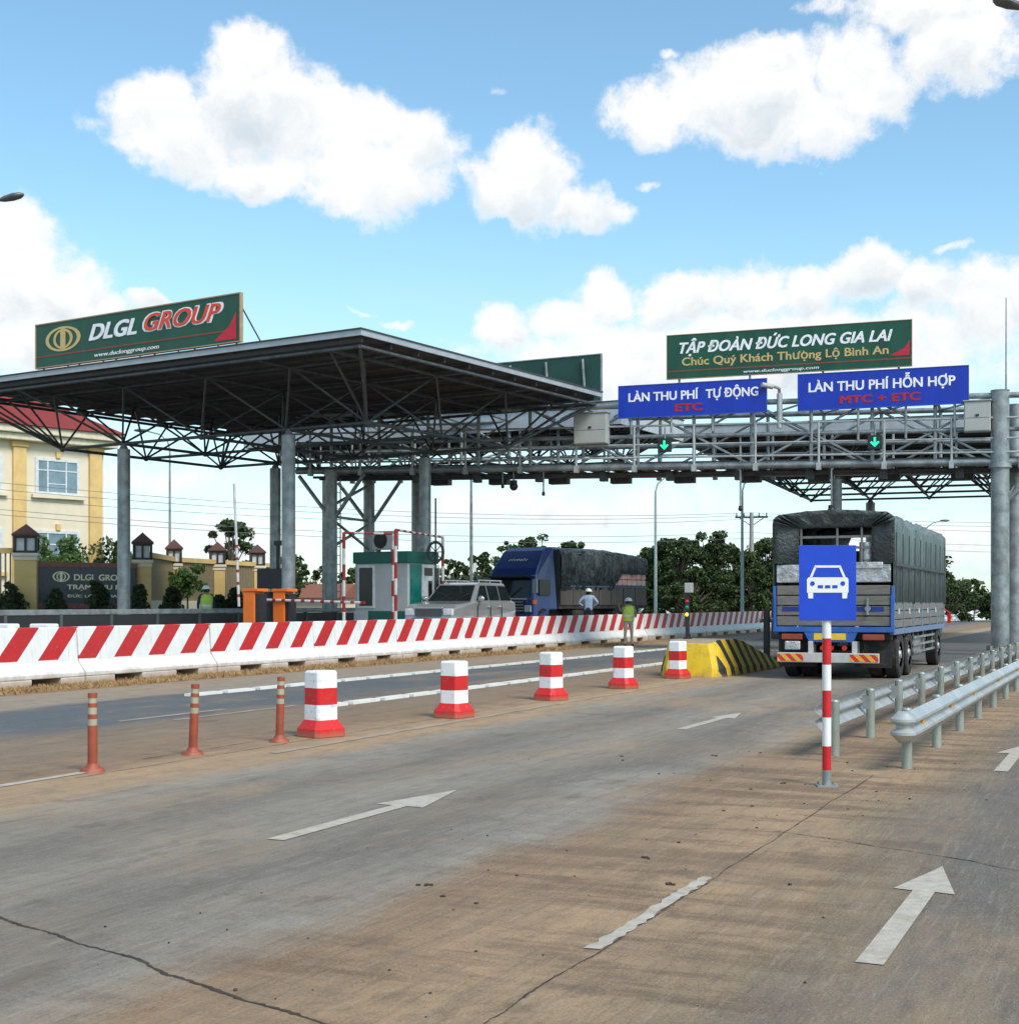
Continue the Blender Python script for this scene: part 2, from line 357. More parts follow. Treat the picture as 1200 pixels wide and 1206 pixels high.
wornline('road_marking', -2.335, -2.275, 6.05, 7.95, seed=4, ragged=.022, seg=.06)
wornline('road_marking', -9.12, -9.02, -5, 10.7, seed=5, ragged=.02)
fm = mat('faint road paint', (.34, .27, .19), .8, 0, .2, 2, dirt=.95, dirtcol=(.27, .19, .12))
wornline('road_marking', -8.46, -8.36, 12.5, 30, fm, 6, .04, .2)
for k in range(2):      # faint curved marks on the side lane
    wornline('road_marking', -12.6+k*.55, -12.5+k*.55, 15+k*.5, 17.5+k, fm, 8+k, .02, .2)

# joints and cracks: thin dark sheets that follow a broken line
crackm = mat('crack', (.055, .040, .028), .95, 0, .4, 9)
def crack(pts, w, seed, jag=.03, step=.02):
    r_ = random.Random(seed); P = [Vector((*p, 0)) for p in pts]; line = []; off = 0; slow = 0; tgt = 0
    for a, b in zip(P[:-1], P[1:]):
        L = (b-a).length; k = max(2, int(L/step)); pn = Vector((-(b-a).y, (b-a).x, 0)).normalized()
        for i in range(k):
            if i % 14 == 0: tgt = r_.uniform(-jag, jag)
            slow += (tgt-slow)*.12; line.append(a+(b-a)*(i/k)+pn*(slow+r_.uniform(-.18, .18)*w*2))
    line.append(P[-1]); mb = MB(); vs = []; ww = w
    for i, p in enumerate(line):
        dd = (line[min(i+1, len(line)-1)]-line[max(i-1, 0)]).normalized(); pn = Vector((-dd.y, dd.x, 0)); ww = max(.35*w, min(w, ww+r_.uniform(-.3, .3)*w))
        a_ = ww*r_.uniform(.5, 1.2); b_ = ww*r_.uniform(.5, 1.2); vs += [(p.x+pn.x*a_, p.y+pn.y*a_, .003), (p.x-pn.x*b_, p.y-pn.y*b_, .003)]
    mb.add(vs, [(2*i, 2*i+1, 2*i+3, 2*i+2) for i in range(len(line)-1)])
    tag(mb.build('road_joint', crackm), kind='structure')
def gp(px, py): Y = F*CH/(py-HZ); return ((px-600)/F*Y, Y)
crack([gp(-60, 1063), gp(130, 1122), gp(250, 1165), gp(420, 1222)], .014, 1)
crack([gp(915, 980), gp(1000, 993), gp(1100, 1008), gp(1215, 1028)], .009, 2, .035)
crack([gp(780, 975), gp(880, 978), gp(915, 980)], .004, 12, .03)
crack([tuple(RD(-2.27, t).to_2d()) for t in (3.5, 5, 6, 8, 10, 12, 13.2)], .007, 3, .02)
crack([tuple(RD(-8.86, t).to_2d()) for t in (10, 14, 18, 26, 30)], .008, 4, .02)
crack([tuple(RD(-9.3, t).to_2d()) for t in (11.5, 13, 14.4)], .012, 5, .03)
crack([tuple(p.to_2d()) for p in (RD(-8.8, 19.2), RD(-6.5, 18.6), RD(-3.2, 17.6))], .006, 6, .03)

# white kerb stones edging the asphalt side lane, a low block each, one mesh per line would hide the count: each is small
kw = MB()
for nl, ta, tb in ((-14.8, 19.5, 49), (-11.35, 18.0, 36.5)):
    t = ta
    while t < tb:
        kw.box(nl-.09, nl+.09, t, t+.84, 0.004, .05); t += 1.0
tag(kw.build('road_marking', mat('bright road paint', (.72, .71, .66), .7, 0, .06, 5, dirt=.35, dirtcol=(.45, .38, .28)), rz=R(-RA)), kind='structure')

# ---- dry grass strip at the foot of the barrier
def blades(name, label, n, fn, m, h=(.06, .2), w=.012, cat='grass'):
    vs = np.zeros((n*3, 3)); 
    for i in range(n):
        x, y, z = fn(); a = random.uniform(0, 6.28); hh = random.uniform(*h); lx = random.gauss(0, hh*.6); ly = random.gauss(0, hh*.6); ww = w*random.uniform(.6, 1.6)
        vs[3*i] = (x-math.cos(a)*ww, y-math.sin(a)*ww, z); vs[3*i+1] = (x+math.cos(a)*ww, y+math.sin(a)*ww, z); vs[3*i+2] = (x+lx, y+ly, z+hh)
    me = bpy.data.meshes.new(name); me.from_pydata(vs.tolist(), [], [(3*i, 3*i+1, 3*i+2) for i in range(n)]); me.materials.append(m)
    o = bpy.data.objects.new(name, me); COL.objects.link(o); return tag(o, label, cat, kind='stuff')
soil = MB(); rr = random.Random(3)
prof = [(-19.0, 0.0), (-18.8, .004), (-18.45, .05), (-18.0, .04), (-17.75, .001)]
rings = []
for i in range(0, 300):
    t = 8+i*.3; rings.append([RD(a+rr.uniform(-.07, .07), t, max(.001, z*rr.uniform(.6, 1.4))) for a, z in prof])
soil.loft(rings, closed=False, cap=False)
tag(soil.build('verge', mat('dry verge soil', (.21, .115, .05), .95, 0, .3, 5, .8, 30, col2=(.33, .21, .10)), smooth=True), kind='structure')
dry = mat('dry grass', (.24, .13, .05), .9, 0, .4, 3, col2=(.44, .30, .13))
def fdry():
    t = 14+38*random.random()**1.6; n_ = random.uniform(-18.78, -17.75); p = RD(n_, t, .02); return p.x, p.y, p.z
blades('dry_grass', 'dry brown grass along the foot of the striped barrier', 16000, fdry, dry, (.03, .10), .012)

# ================================================================== JERSEY BARRIERS
def barrier_mat():
    m = bpy.data.materials.new('striped barrier paint'); m.use_nodes = True; n = NT(m.node_tree); b = m.node_tree.nodes['Principled BSDF']
    tc = n.new('ShaderNodeTexCoord'); o = n.sep(tc.outputs['Object'])
    oi = n.new('ShaderNodeObjectInfo')
    off = n.xyz(n.m('MULTIPLY', oi.outputs['Random'], 50.0), o[1], o[2]); 
    wb = n.m('MULTIPLY', n.m('SUBTRACT', n.noise(tc.outputs['Object'], 14, 3, .6), .5), .015)
    ph = n.m('FRACT', n.m('DIVIDE', n.m('ADD', n.m('SUBTRACT', o[1], n.m('MULTIPLY', n.m('SUBTRACT', o[2], 1.12), 1.0)), n.m('ADD', wb, 107.5+.5)), 1.075))
    s = n.m('MULTIPLY', n.m('LESS_THAN', ph, .50), n.m('GREATER_THAN', n.m('ADD', o[2], wb), .50))
    front = n.m('GREATER_THAN', n.m('ABSOLUTE', o[0]), .02)
    va = n.new('ShaderNodeVectorMath', operation='ADD'); n.l.new(tc.outputs['Object'], va.inputs[0]); n.l.new(n.xyz(n.m('MULTIPLY', oi.outputs['Random'], 70.0), 0.0, 0.0), va.inputs[1])
    pos = va.outputs[0]
    g = n.noise(pos, 3.0, 7, .68)
    streaks = n.noise(n.xyz(n.sep(pos)[0], n.m('MULTIPLY', n.sep(pos)[1], 5.0), n.m('MULTIPLY', n.sep(pos)[2], .5)), 3, 5, .6)
    w = n.mix(n.sm(g, .35, .7), (.80, .80, .79), (.70, .70, .68)); w = n.mix(n.m('MULTIPLY', n.sm(streaks, .5, .72), .5), w, (.47, .43, .37))
    r_ = n.mix(n.sm(g, .3, .7), (.55, .008, .010), (.42, .010, .012))
    w = n.mix(n.m('MULTIPLY', oi.outputs['Random'], .35), w, (.62, .61, .57)); r_ = n.mix(n.m('MULTIPLY', oi.outputs['Random'], .5), r_, (.40, .03, .03)); c = n.mix(s, w, r_)
    low = n.m('MULTIPLY', n.sm(n.m('ADD', o[2], n.m('MULTIPLY', g, -.35)), .16, -.12), .75)
    c = n.mix(low, c, (.38, .25, .15))
    chip = n.noise(pos, 26, 7, .75); c = n.mix(n.m('MULTIPLY', n.sm(chip, .60, .65), .5), c, (.45, .42, .38))
    n.put(b.inputs['Base Color'], c); b.inputs['Roughness'].default_value = .6
    bp = n.new('ShaderNodeBump'); bp.inputs['Strength'].default_value = .25; bp.inputs['Distance'].default_value = .02; n.l.new(g, bp.inputs['Height']); n.l.new(bp.outputs[0], b.inputs['Normal'])
    return m
bm_ = barrier_mat()
SEG = 4.3
def barrier_mesh():
    mb = MB(); H = 1.13; g = .02
    prof = [(-.34, .16), (-.34, .24), (-.17, .46), (-.115, H), (.115, H), (.17, .46), (.34, .24), (.34, .16)]
    mb.prism(prof, g, SEG-g, 'y')
    # feet, leaving the dark forklift slots between them
    for a, b in ((g, .87), (1.72, 2.85), (3.62, SEG-g)): mb.box(-.34, .34, a, b, -.01, .16)
    return mb
b0 = None; NB = 33
for k in range(NB):
    t = 21.6 + (k-1)*SEG
    lab = f"red striped white concrete barrier block, {ORD[k]} from the near end of the row"
    if b0 is None: b0 = barrier_mesh().build('concrete_barrier', bm_, bevel=.02); o = b0
    else: o = b0.copy(); COL.objects.link(o)
    tag(o, lab, 'barrier', 'striped concrete barrier blocks along the road')
    o.location = RD(-19.2 + rr.uniform(-.02, .02), t, 0); o.rotation_euler.z = R(-RA) + R(rr.uniform(-.25, .25))

# ---- plain white low barrier on the far side of the carriageway
wb = MB(); prof = [(-.3, 0), (-.3, .15), (-.15, .4), (-.1, .85), (.1, .85), (.15, .4), (.3, .15), (.3, 0)]
wb.prism(prof, 0, 5.9, 'y')
w0 = None; pts = [AT(700, 82, LZ), AT(905, 112, LZ)]
dv = (pts[1]-pts[0]); nseg = int(dv.length/6); ang = -math.atan2(dv.x, dv.y)
for k in range(nseg):
    if w0 is None: w0 = wb.build('white_barrier', white, bevel=.02); o = w0
    else: o = w0.copy(); COL.objects.link(o)
    tag(o, f"plain white concrete barrier block behind the striped row, {ORD[k]} from the left", 'barrier', 'plain white barrier blocks behind the striped row')
    o.location = pts[0]+dv.normalized()*6*k; o.rotation_euler.z = ang
pa, pb = AT(1098, 118, 0), AT(1235, 150, 0); dv2 = (pb-pa)
for k in range(int(dv2.length/6)):
    o = w0.copy(); COL.objects.link(o); tag(o, f"plain white concrete barrier block far beyond the loaded truck, {ORD[k]} from the left", 'barrier', 'white barrier blocks beyond the loaded truck')
    o.location = pa+dv2.normalized()*6*k; o.rotation_euler.z = -math.atan2(dv2.x, dv2.y); o.scale = (1, 1, 1.15)
# two white block tops behind the near end of the row
for px, l in ((6, 'white concrete block behind the striped barrier at the left edge of the photo'), (52, 'white concrete block behind the striped barrier, in front of the granite sign wall')):
    mb = MB(); mb.box(-.28, .28, -.2, .2, 0, .78, taper=.03)
    o = mb.build('concrete_block', white, bevel=.03, loc=AT(px, 29.5, LZ-.02), rz=R(-RA)); tag(o, l, 'block', 'white blocks behind the barrier')

# ================================================================== SQUARE BOLLARDS
def bollard_mat():
    m = bpy.data.materials.new('banded bollard paint'); m.use_nodes = True; n = NT(m.node_tree); b = m.node_tree.nodes['Principled BSDF']
    tc = n.new('ShaderNodeTexCoord'); o = n.sep(tc.outputs['Object']); oi = n.new('ShaderNodeObjectInfo')
    va = n.new('ShaderNodeVectorMath', operation='ADD'); n.l.new(tc.outputs['Object'], va.inputs[0]); n.l.new(n.xyz(n.m('MULTIPLY', oi.outputs['Random'], 70.0), 0.0, 0.0), va.inputs[1])
    g = n.noise(va.outputs[0], 7, 7, .7); zz = n.m('ADD', o[2], n.m('MULTIPLY', n.m('SUBTRACT', g, .5), .015))
    s = n.m('ADD', n.m('LESS_THAN', zz, .205), n.m('MULTIPLY', n.m('GREATER_THAN', zz, .385), n.m('LESS_THAN', zz, .585)))
    w = n.mix(n.m('MULTIPLY', n.sm(g, .5, .75), .7), (.82, .82, .81), (.55, .52, .48)); rd = n.mix(n.sm(g, .45, .75), (.60, .010, .009), (.40, .03, .025))
    c = n.mix(s, w, rd); sc_ = n.noise(va.outputs[0], 22, 6, .75); c = n.mix(n.m('MULTIPLY', n.sm(sc_, .60, .66), .55), c, (.33,.30,.27)); tm = n.noise(n.xyz(n.sep(va.outputs[0])[0], n.sep(va.outputs[0])[1], n.m('MULTIPLY', o[2], 5.0)), 5, 4, .6); c = n.mix(n.m('MULTIPLY', n.sm(tm, .60, .72), .4), c, (.12,.11,.11)); c = n.mix(n.m('MULTIPLY', n.sm(n.m('SUBTRACT', o[2], n.m('MULTIPLY', g, .12)), .05, -.07), .7), c, (.30, .18, .1))
    n.put(b.inputs['Base Color'], c); b.inputs['Roughness'].default_value = .5
    bp = n.new('ShaderNodeBump'); bp.inputs['Strength'].default_value = .3; bp.inputs['Distance'].default_value = .02; n.l.new(g, bp.inputs['Height']); n.l.new(bp.outputs[0], b.inputs['Normal'])
    return m
def octo(w, c): return [(-w+c, -w), (w-c, -w), (w, -w+c), (w, w-c), (w-c, w), (-w+c, w), (-w, w-c), (-w, -w+c)]
mb = MB(); rings = []
for w, c, z in ((.232, .06, 0), (.228, .06, .10), (.158, .04, .205), (.152, .035, .765), (.138, .035, .79)): rings.append([Vector((x, y, z)) for x, y in octo(w, c)])
mb.loft(rings)
bl = ['square bollard nearest the camera, beside the orange delineators', 'square bollard, second of the row from the camera', 'square bollard in the middle of the row of five',
      'square bollard, fourth of the row from the camera', 'square bollard in front of the yellow and black island nose']
b0 = None
for k, (px, py) in enumerate(((378, 870), (535, 847), (649, 826), (734, 812), (798, 800))):
    p = gp(px, py); p = (p[0]*(1+.27/p[1]), p[1]+.27)
    if b0 is None: b0 = mb.build('traffic_bollard', bollard_mat(), bevel=.012); o = b0
    else: o = b0.copy(); COL.objects.link(o)
    tag(o, 'red and white banded '+bl[k], 'bollard', 'red and white square bollards'); o.location = (*p, 0); o.rotation_euler.z = R(-RA-14 + (-6, 5, -3, 4, 2)[k])

# ================================================================== ORANGE DELINEATORS
om = mat('orange delineator plastic', (.30, .06, .028), .6, 0, .15, 8, dirt=.5, dirtcol=(.32, .16, .09)); rf = mat('grey reflective tape', (.42, .38, .27), .4, .2, .15, 9)
def mk_del(p, lab):
    th = thing('delineator_post', lab, 'post', p, 0, 'orange flexible delineator posts')
    mb = MB(); mb.tube((0, 0, 0), (0, 0, .035), .12, .10, 14); mb.tube((0, 0, .035), (0, 0, .08), .075, .05, 14); mb.build('base', om, th, smooth=True)
    mb = MB(); z = .08
    for z0, z1, r, mm in ((.08, .44, .046, 0), (.44, .50, .043, 1), (.50, .545, .045, 0), (.545, .61, .042, 1), (.61, .65, .044, 0), (.65, .70, .041, 1), (.70, .745, .044, 0)):
        mb.tube((0, 0, z0), (0, 0, z1), r, r*.99, 14, mm)
    mb.build('post', [om, rf], th, smooth=True)
    return th
mk_del((*gp(109, 909), 0), 'orange delineator post furthest from the square bollards, nearest the camera')
a = mk_del((*gp(227, 889), 0), 'orange delineator post in the middle of the three'); a.rotation_euler = (R(1.5), R(2.5), 0)
a = mk_del((*gp(329, 874), 0), 'orange delineator post closest to the first square bollard'); a.rotation_euler = (R(-1), R(1.5), 0)

# ================================================================== CAR SIGN
blue = mat('blue sign sheeting', (.003, .050, .50), .45, 0, .08, 3, dirt=.25, dirtcol=(.05, .10, .42)); signback = mat('sign aluminium', (.4, .4, .4), .4, .5)
th = thing('road_sign', 'blue square sign with white car symbol on a red and white pole', 'road sign', (*gp(973.5, 926), 0), R(-4))
mb = MB(); z0 = .12; bz = [(.0, .14, 2), (.14, .35, 1), (.35, .60, 0), (.60, .835, 1), (.835, 1.06, 0), (1.06, 1.29, 1), (1.29, 2.05, 0)]
for a, b, mm in bz: mb.tube((0, 0, a), (0, 0, b), .0385, seg=18, m=mm)
mb.build('pole', [white, red, galv], th, smooth=True)
mb = MB(); mb.box(-.09, .09, -.09, .09, 0, .012)
for x in (-.065, .065):
    for y in (-.065, .065): mb.tube((x, y, .012), (x, y, .03), .01, seg=6)
mb.build('base_plate', galv, th)
mb = MB(); mb.box(-.245, .245, -.052, -.046, 1.446, 2.10); mb.build('panel', blue, th, bevel=.002)
mb = MB(); y0, y1 = -.056, -.0525
def P_(pts): mb.prism([(x, 1.773+z) for x, z in pts], y0, y1, 'y')
def seg2(a, b, w):
    a = Vector(a); b = Vector(b); dd = (b-a).normalized(); pn = Vector((-dd.y, dd.x))*w/2; P_([tuple(a+pn), tuple(b+pn), tuple(b-pn), tuple(a-pn)])
# car seen from the front
seg2((-.145, .045), (-.105, .14), .02); seg2((.145, .045), (.105, .14), .02); seg2((-.112, .142), (.112, .142), .02)
P_([(-.165, .048), (.165, .048), (.178, .03), (.178, -.085), (-.178, -.085), (-.178, .03)])
P_([(-.170, -.086), (-.125, -.086), (-.125, -.135), (-.165, -.135)]); P_([(.170, -.086), (.125, -.086), (.125, -.135), (.165, -.135)])
mb.build('symbol', white, th)
mb = MB(); y0, y1 = -.060, -.0565
for cx in (-.13, .13):
    mb = MB(); mb.prism([(cx+.02*math.cos(i*.524), 1.773-.005+.02*math.sin(i*.524)) for i in range(12)], y0, y1, 'y'); mb.build('symbol_headlight', blue, th)
for cx in (-.062, 0, .062):
    mb = MB(); P_([(cx-.022, -.02), (cx+.022, -.02), (cx+.022, -.045), (cx-.022, -.045)]); mb.build('symbol_grille', blue, th)

# ================================================================== GUARD RAILS
def wbeam(pts, ztop=.58, h=.30, side=1):
    prof = [(0, 0), (.025, .03), (.075, .075), (.075, .10), (.02, .14), (.02, .16), (.075, .20), (.075, .225), (.025, .27), (0, .30)]
    rings = []
    for i, p in enumerate(pts):
        dd = (pts[min(i+1, len(pts)-1)]-pts[max(i-1, 0)]).normalized(); pn = Vector((dd.y, -dd.x, 0))*side
        rings.append([p+pn*a+Vector((0, 0, ztop-h+b*h/.3)) for a, b in prof] + [p+pn*(a-.004)+Vector((0, 0, ztop-h+b*h/.3)) for a, b in prof[::-1]])
    mb = MB(); mb.loft(rings); return mb
postm = mat('galvanised post', (.30, .33, .29), .5, .3, .15, 3, dirt=.5, dirtcol=(.30, .24, .15))
def rail(name, lab, n0, t0, t1, side, posts, refl, flare):
    th = thing(name, lab, 'guardrail', RD(n0, t0, 0), R(-RA)); L = t1-t0
    pts = []
    pts.append(Vector((side*.07-side*.0, -.32, 0)))
    yy = -.32
    while yy < L: pts.append(Vector((side*.07, yy, 0))); yy += 1.0
    if flare: pts = [Vector((side*.07+flare*1.0*max(0, (1.2-max(0, p.y+.3))/1.2)**2*.18, p.y, 0)) for p in pts]
    wbeam(pts[1:], side=side).build('rail', zinc, th, smooth=True)
    e = MB(); c = pts[1] if flare is not None else None   # rounded bullnose end
    rg = []
    for i in range(9 if c is not None else 0):
        t = math.pi*i/8; rg.append([Vector((c.x+side*(-.05+(.05+a)*math.cos(t)), c.y-(.05+a)*math.sin(t), .28+b)) for a, b in ((0, 0), (.025, .03), (.075, .075), (.075, .10), (.02, .14), (.02, .16), (.075, .20), (.075, .225), (.025, .27), (0, .30))])
    if rg: e.loft(rg, closed=False, cap=False)
    if rg: eo = e.build('end_piece', zinc, th, smooth=True); sm = eo.modifiers.new('s', 'SOLIDIFY'); sm.thickness = .006
    for y in posts:
        p = MB(); p.tube((0, y, -.02), (0, y, .565), .05, seg=16); p.tube((0, y, .565), (0, y, .585), .052, .04, seg=16)
        p.build('post', postm, th, smooth=True)
    bo = MB()
    for y in posts: bo.box(.0, side*.09, y-.05, y+.05, .34, .50) if side > 0 else bo.box(side*.09, 0, y-.05, y+.05, .34, .50)
    bo.build('bracket', galv, th)
    for y in refl:
        r_ = MB(); r_.box(*sorted((side*.095, side*.112)), y-.045, y+.045, .405, .455); r_.build('reflector', mat('amber reflector', (.75, .33, .01), .3), th)
    return th
rail('guard_rail', 'galvanised guard rail with amber reflectors, nearer the edge arrow lane', -2.07, 13.9, 60, 1, [0.0]+[2.15*k for k in range(1, 21)], [.35, 2.6, 5.0, 8.4, 11.8, 15.2], 0)
rail('guard_rail', 'galvanised guard rail with its posts in front, starting at the car sign', -2.93, 14.75, 60, -1, [0.0]+[2.12*k for k in range(1, 21)], [], None)

# ================================================================== YELLOW AND BLACK ISLAND NOSE
def chev_mat():
    m = bpy.data.materials.new('hazard stripes'); m.use_nodes = True; n = NT(m.node_tree); b = m.node_tree.nodes['Principled BSDF']
    tc = n.new('ShaderNodeTexCoord'); o = n.sep(tc.outputs['Object']); g = n.noise(tc.outputs['Object'], 5, 7, .7)
    ph = n.m('FRACT', n.m('DIVIDE', n.m('ADD', n.m('ADD', o[1], n.m('MULTIPLY', o[2], .75)), n.m('MULTIPLY_ADD', g, .02, 19.58)), .62))
    s = n.m('MULTIPLY', n.m('LESS_THAN', ph, .48), n.m('GREATER_THAN', n.m('SUBTRACT', o[1], n.m('MULTIPLY', o[2], .12)), .13))
    c = n.mix(s, n.mix(n.sm(g, .4, .7), (.74, .50, .02), (.55, .36, .03)), (.03, .03, .032))
    gn = n.new('ShaderNodeNewGeometry'); up = n.m('GREATER_THAN', n.sep(gn.outputs['Normal'])[2], .9)
    c = n.mix(up, c, n.mix(g, (.38, .30, .21), (.30, .22, .14)))
    c = n.mix(n.m('MULTIPLY', n.sm(n.m('SUBTRACT', o[2], n.m('MULTIPLY', g, .2)), .0, -.12), .6), c, (.3, .2, .12))
    n.put(b.inputs['Base Color'], c); b.inputs['Roughness'].default_value = .6
    bp = n.new('ShaderNodeBump'); bp.inputs['Strength'].default_value = .3; bp.inputs['Distance'].default_value = .02; n.l.new(g, bp.inputs['Height']); n.l.new(bp.outputs[0], b.inputs['Normal'])
    return m
th = thing('island_nose', 'concrete toll island nose painted with yellow and black hazard stripes', 'traffic island', RD(-8.88, 28.98, 0), R(-RA))
mb = MB(); rings = []
for y, h, w, top in ((0, .02, .62, .40), (.22, .74, .68, .5), (.40, .80, .72, .55), (1.6, .80, .74, .58), (2.3, .74, .74, .58), (3.1, .60, .74, .58), (4.0, .42, .74, .62), (5.0, .28, .74, .64), (6.0, .24, .74, .66), (24, .24, .74, .66)):
    rings.append([Vector(p) for p in ((-w, y, -.01), (w, y, -.01), (w, y, h*.25), (top, y, h), (-top, y, h), (-w, y, h*.25))])
# front edge leans back slightly
rings[0] = [Vector(p) for p in ((-.5, 0, -.01), (.52, 0, -.01), (.52, 0.02, .2), (.40, .12, .72), (-.40, .12, .72), (-.5, 0.02, .2))]
mb.loft(rings); mb.build('nose', chev_mat(), th, bevel=.015)
# status post on the nose
IS = lambda x, y, z: RD(-8.88+x, 28.75+y, z)
th = thing('signal_post', 'slim black post with small red, green and amber lamps on the hazard striped island', 'signal', IS(-.28, 1.1, .80), R(-RA))
mb = MB(); mb.tube((0, 0, 0), (0, 0, 1.0), .045, seg=12); mb.tube((0, 0, 0), (0, 0, .03), .10, seg=12); mb.build('post', black, th, smooth=True)
mb = MB(); mb.box(-.05, .05, -.05, .03, .42, 1.05); mb.build('lamp_housing', black, th, bevel=.01)
for z, nm, c, e in ((.54, 'amber_lamp', (.9, .45, .02), .9), (.70, 'green_lamp', (.02, .25, .15), 0), (.83, 'red_lamp', (.5, .02, .02), 0)):
    mb = MB(); mb.sphere((0, -.05, z), .042, 10, 6, sc=(1, .5, 1)); mb.build(nm, mat(nm, c, .3, emit=(c, e) if e else None), th, smooth=True)
mb = MB(); mb.box(-.05, .12, -.08, .08, 1.02, 1.24); mb.build('sensor_box', greybox, th, bevel=.015)
# black gate machine further along the island
for (x, y, w, h, l, nm) in ((-.1, 9.5, .32, 1.35, 'black ticket machine on the island beyond the hazard striped nose', 'ticket_machine'), (.15, 12.0, .38, 1.25, 'dark gate cabinet beyond the black ticket machine on the island', 'gate_cabinet')):
    th = thing(nm, l, 'machine', IS(x, y, .26), R(-RA))
    mb = MB(); mb.box(-w, w, -.2, .2, 0.35, h); mb.box(-w*.4, w*.4, -.12, .12, 0, .35); mb.build('body', black if nm[0] == 't' else mat('dark brown paint', (.09, .06, .03), .5), th, bevel=.03)
    mb = MB(); mb.box(-w*.7, w*.7, -.215, -.203, h-.35, h-.1); mb.build('screen', glass, th)
    mb = MB(); mb.tube((w*.6, 0, h), (w*.6, 0, h+.35), .03); mb.sphere((w*.6, 0, h+.38), .07); mb.build('beacon', black, th)
th = thing('boom_post', 'thin black upright with a horizontal grey boom beside the loaded truck', 'barrier gate', AT(903, 34.2, 0), R(-RA))
mb = MB(); mb.box(-.07, .07, -.07, .07, 0, 1.45); mb.build('post', black, th, bevel=.01)
mb = MB(); mb.tube((-.2, .0, 1.17), (1.6, 2.2, 1.22), .05, seg=10); mb.build('boom', zinc, th, smooth=True)

# ================================================================== CANOPIES (space frame roofs)
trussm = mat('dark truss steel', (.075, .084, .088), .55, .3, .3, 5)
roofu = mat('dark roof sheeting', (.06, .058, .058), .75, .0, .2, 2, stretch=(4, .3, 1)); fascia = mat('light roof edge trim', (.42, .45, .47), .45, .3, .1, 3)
def corr_sheet(mb, x0, x1, y0, y1, z, amp=.03, step=.3):
    k = int((x1-x0)/step); vs = []
    for i in range(k+1):
        x = x0+(x1-x0)*i/k; zz = z+(amp if i % 2 else 0); vs += [(x, y0, zz), (x, y1, zz)]
    mb.add(vs, [(2*i, 2*i+2, 2*i+3, 2*i+1) for i in range(k)])
def canopy(lab, loc, ang, Wd, Dp, xs, ys, cols, ztop, zbot, gz, fh=.12, fasc=fascia, colr=.225, base=.0):
    th = thing('toll_canopy', lab, 'canopy', loc, R(-ang))
    mb = MB(); corr_sheet(mb, -Wd, 0, 0, Dp, ztop-.10); corr_sheet(mb, -Wd, 0, 0, Dp, ztop-.02); 
    for k in range(int(Dp/1.25)+1): mb.box(-Wd+.05, -.05, k*1.22+.1, k*1.22+.16, ztop-.24, ztop-.13)
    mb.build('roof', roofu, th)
    mb = MB()
    mb.box(-Wd-.06, .06, -.06, -.01, ztop-fh, ztop+.05); mb.box(-Wd-.06, .06, Dp+.01, Dp+.06, ztop-fh, ztop+.05)
    mb.box(.01, .06, -.01, Dp+.01, ztop-fh, ztop+.05); mb.box(-Wd-.06, -Wd-.01, -.01, Dp+.01, ztop-fh, ztop+.05)
    mb.build('fascia', fasc, th)
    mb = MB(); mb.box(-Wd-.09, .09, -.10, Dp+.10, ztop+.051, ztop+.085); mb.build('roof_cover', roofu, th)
    zt = ztop-.35
    tx = sorted({-Wd+.1, -.1} | {(a+b)/2 for a, b in zip(xs[:-1], xs[1:])} | {(xs[0]-Wd)/2, xs[-1]/2}); ty = sorted({.1, Dp-.1} | {(a+b)/2 for a, b in zip(ys[:-1], ys[1:])} | {ys[0]/2, (ys[-1]+Dp)/2})
    mb = MB(); r1 = .05; r2 = .036
    for a in tx:
        mb.tube((a, ty[0], zt), (a, ty[-1], zt), r1, seg=6)
    for b in ty: mb.tube((tx[0], b, zt), (tx[-1], b, zt), r1, seg=6)
    for a in xs: mb.tube((a, ys[0], zbot), (a, ys[-1], zbot), r1, seg=6)
    for b in ys: mb.tube((xs[0], b, zbot), (xs[-1], b, zbot), r1, seg=6)
    for a in xs:
        for b in ys:
            near = sorted(((p-a)**2+(q-b)**2, p, q) for p in tx for q in ty)[:4]
            if a in (xs[0], xs[-1]) or b in (ys[0], ys[-1]):
                near += [((p-a)**2+(q-b)**2, p, q) for p in (tx[0], tx[-1]) for q in ty if abs(p-a) < 3.2 and abs(q-b) < 1.5]
                near += [((p-a)**2+(q-b)**2, p, q) for p in tx for q in (ty[0], ty[-1]) if abs(p-a) < 1.5 and abs(q-b) < 3.4]
            for _, p, q in near: mb.tube((a, b, zbot), (p, q, zt), r2, seg=5, cap=False)
            mb.sphere((a, b, zbot), .10, 8, 5)
    for (p, q) in ((tx[0], ty[0]), (tx[-1], ty[0]), (tx[0], ty[-1]), (tx[-1], ty[-1])):
        a = min(xs, key=lambda v: abs(v-p)); b = min(ys, key=lambda v: abs(v-q)); mb.tube((a, b, zbot), (p, q, zt), r2*1.4, seg=6)
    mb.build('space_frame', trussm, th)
    for (a, b) in cols:
        mb = MB(); mb.tube((a, b, gz), (a, b, zbot-.18), colr, seg=20); mb.tube((a, b, gz), (a, b, gz+.04), colr*1.7, seg=20); mb.tube((a, b, zbot-.18), (a, b, zbot-.0), colr*.75, .06, seg=16)
        for k in range(8): mb.box(-.01, .01, colr, colr+.14, gz+.04, gz+.3, M=Matrix.Translation((a, b, 0)) @ Matrix.Rotation(k*math.pi/4, 4, 'Z'))
        mb.build('column', galv, th, smooth=True)
    return th
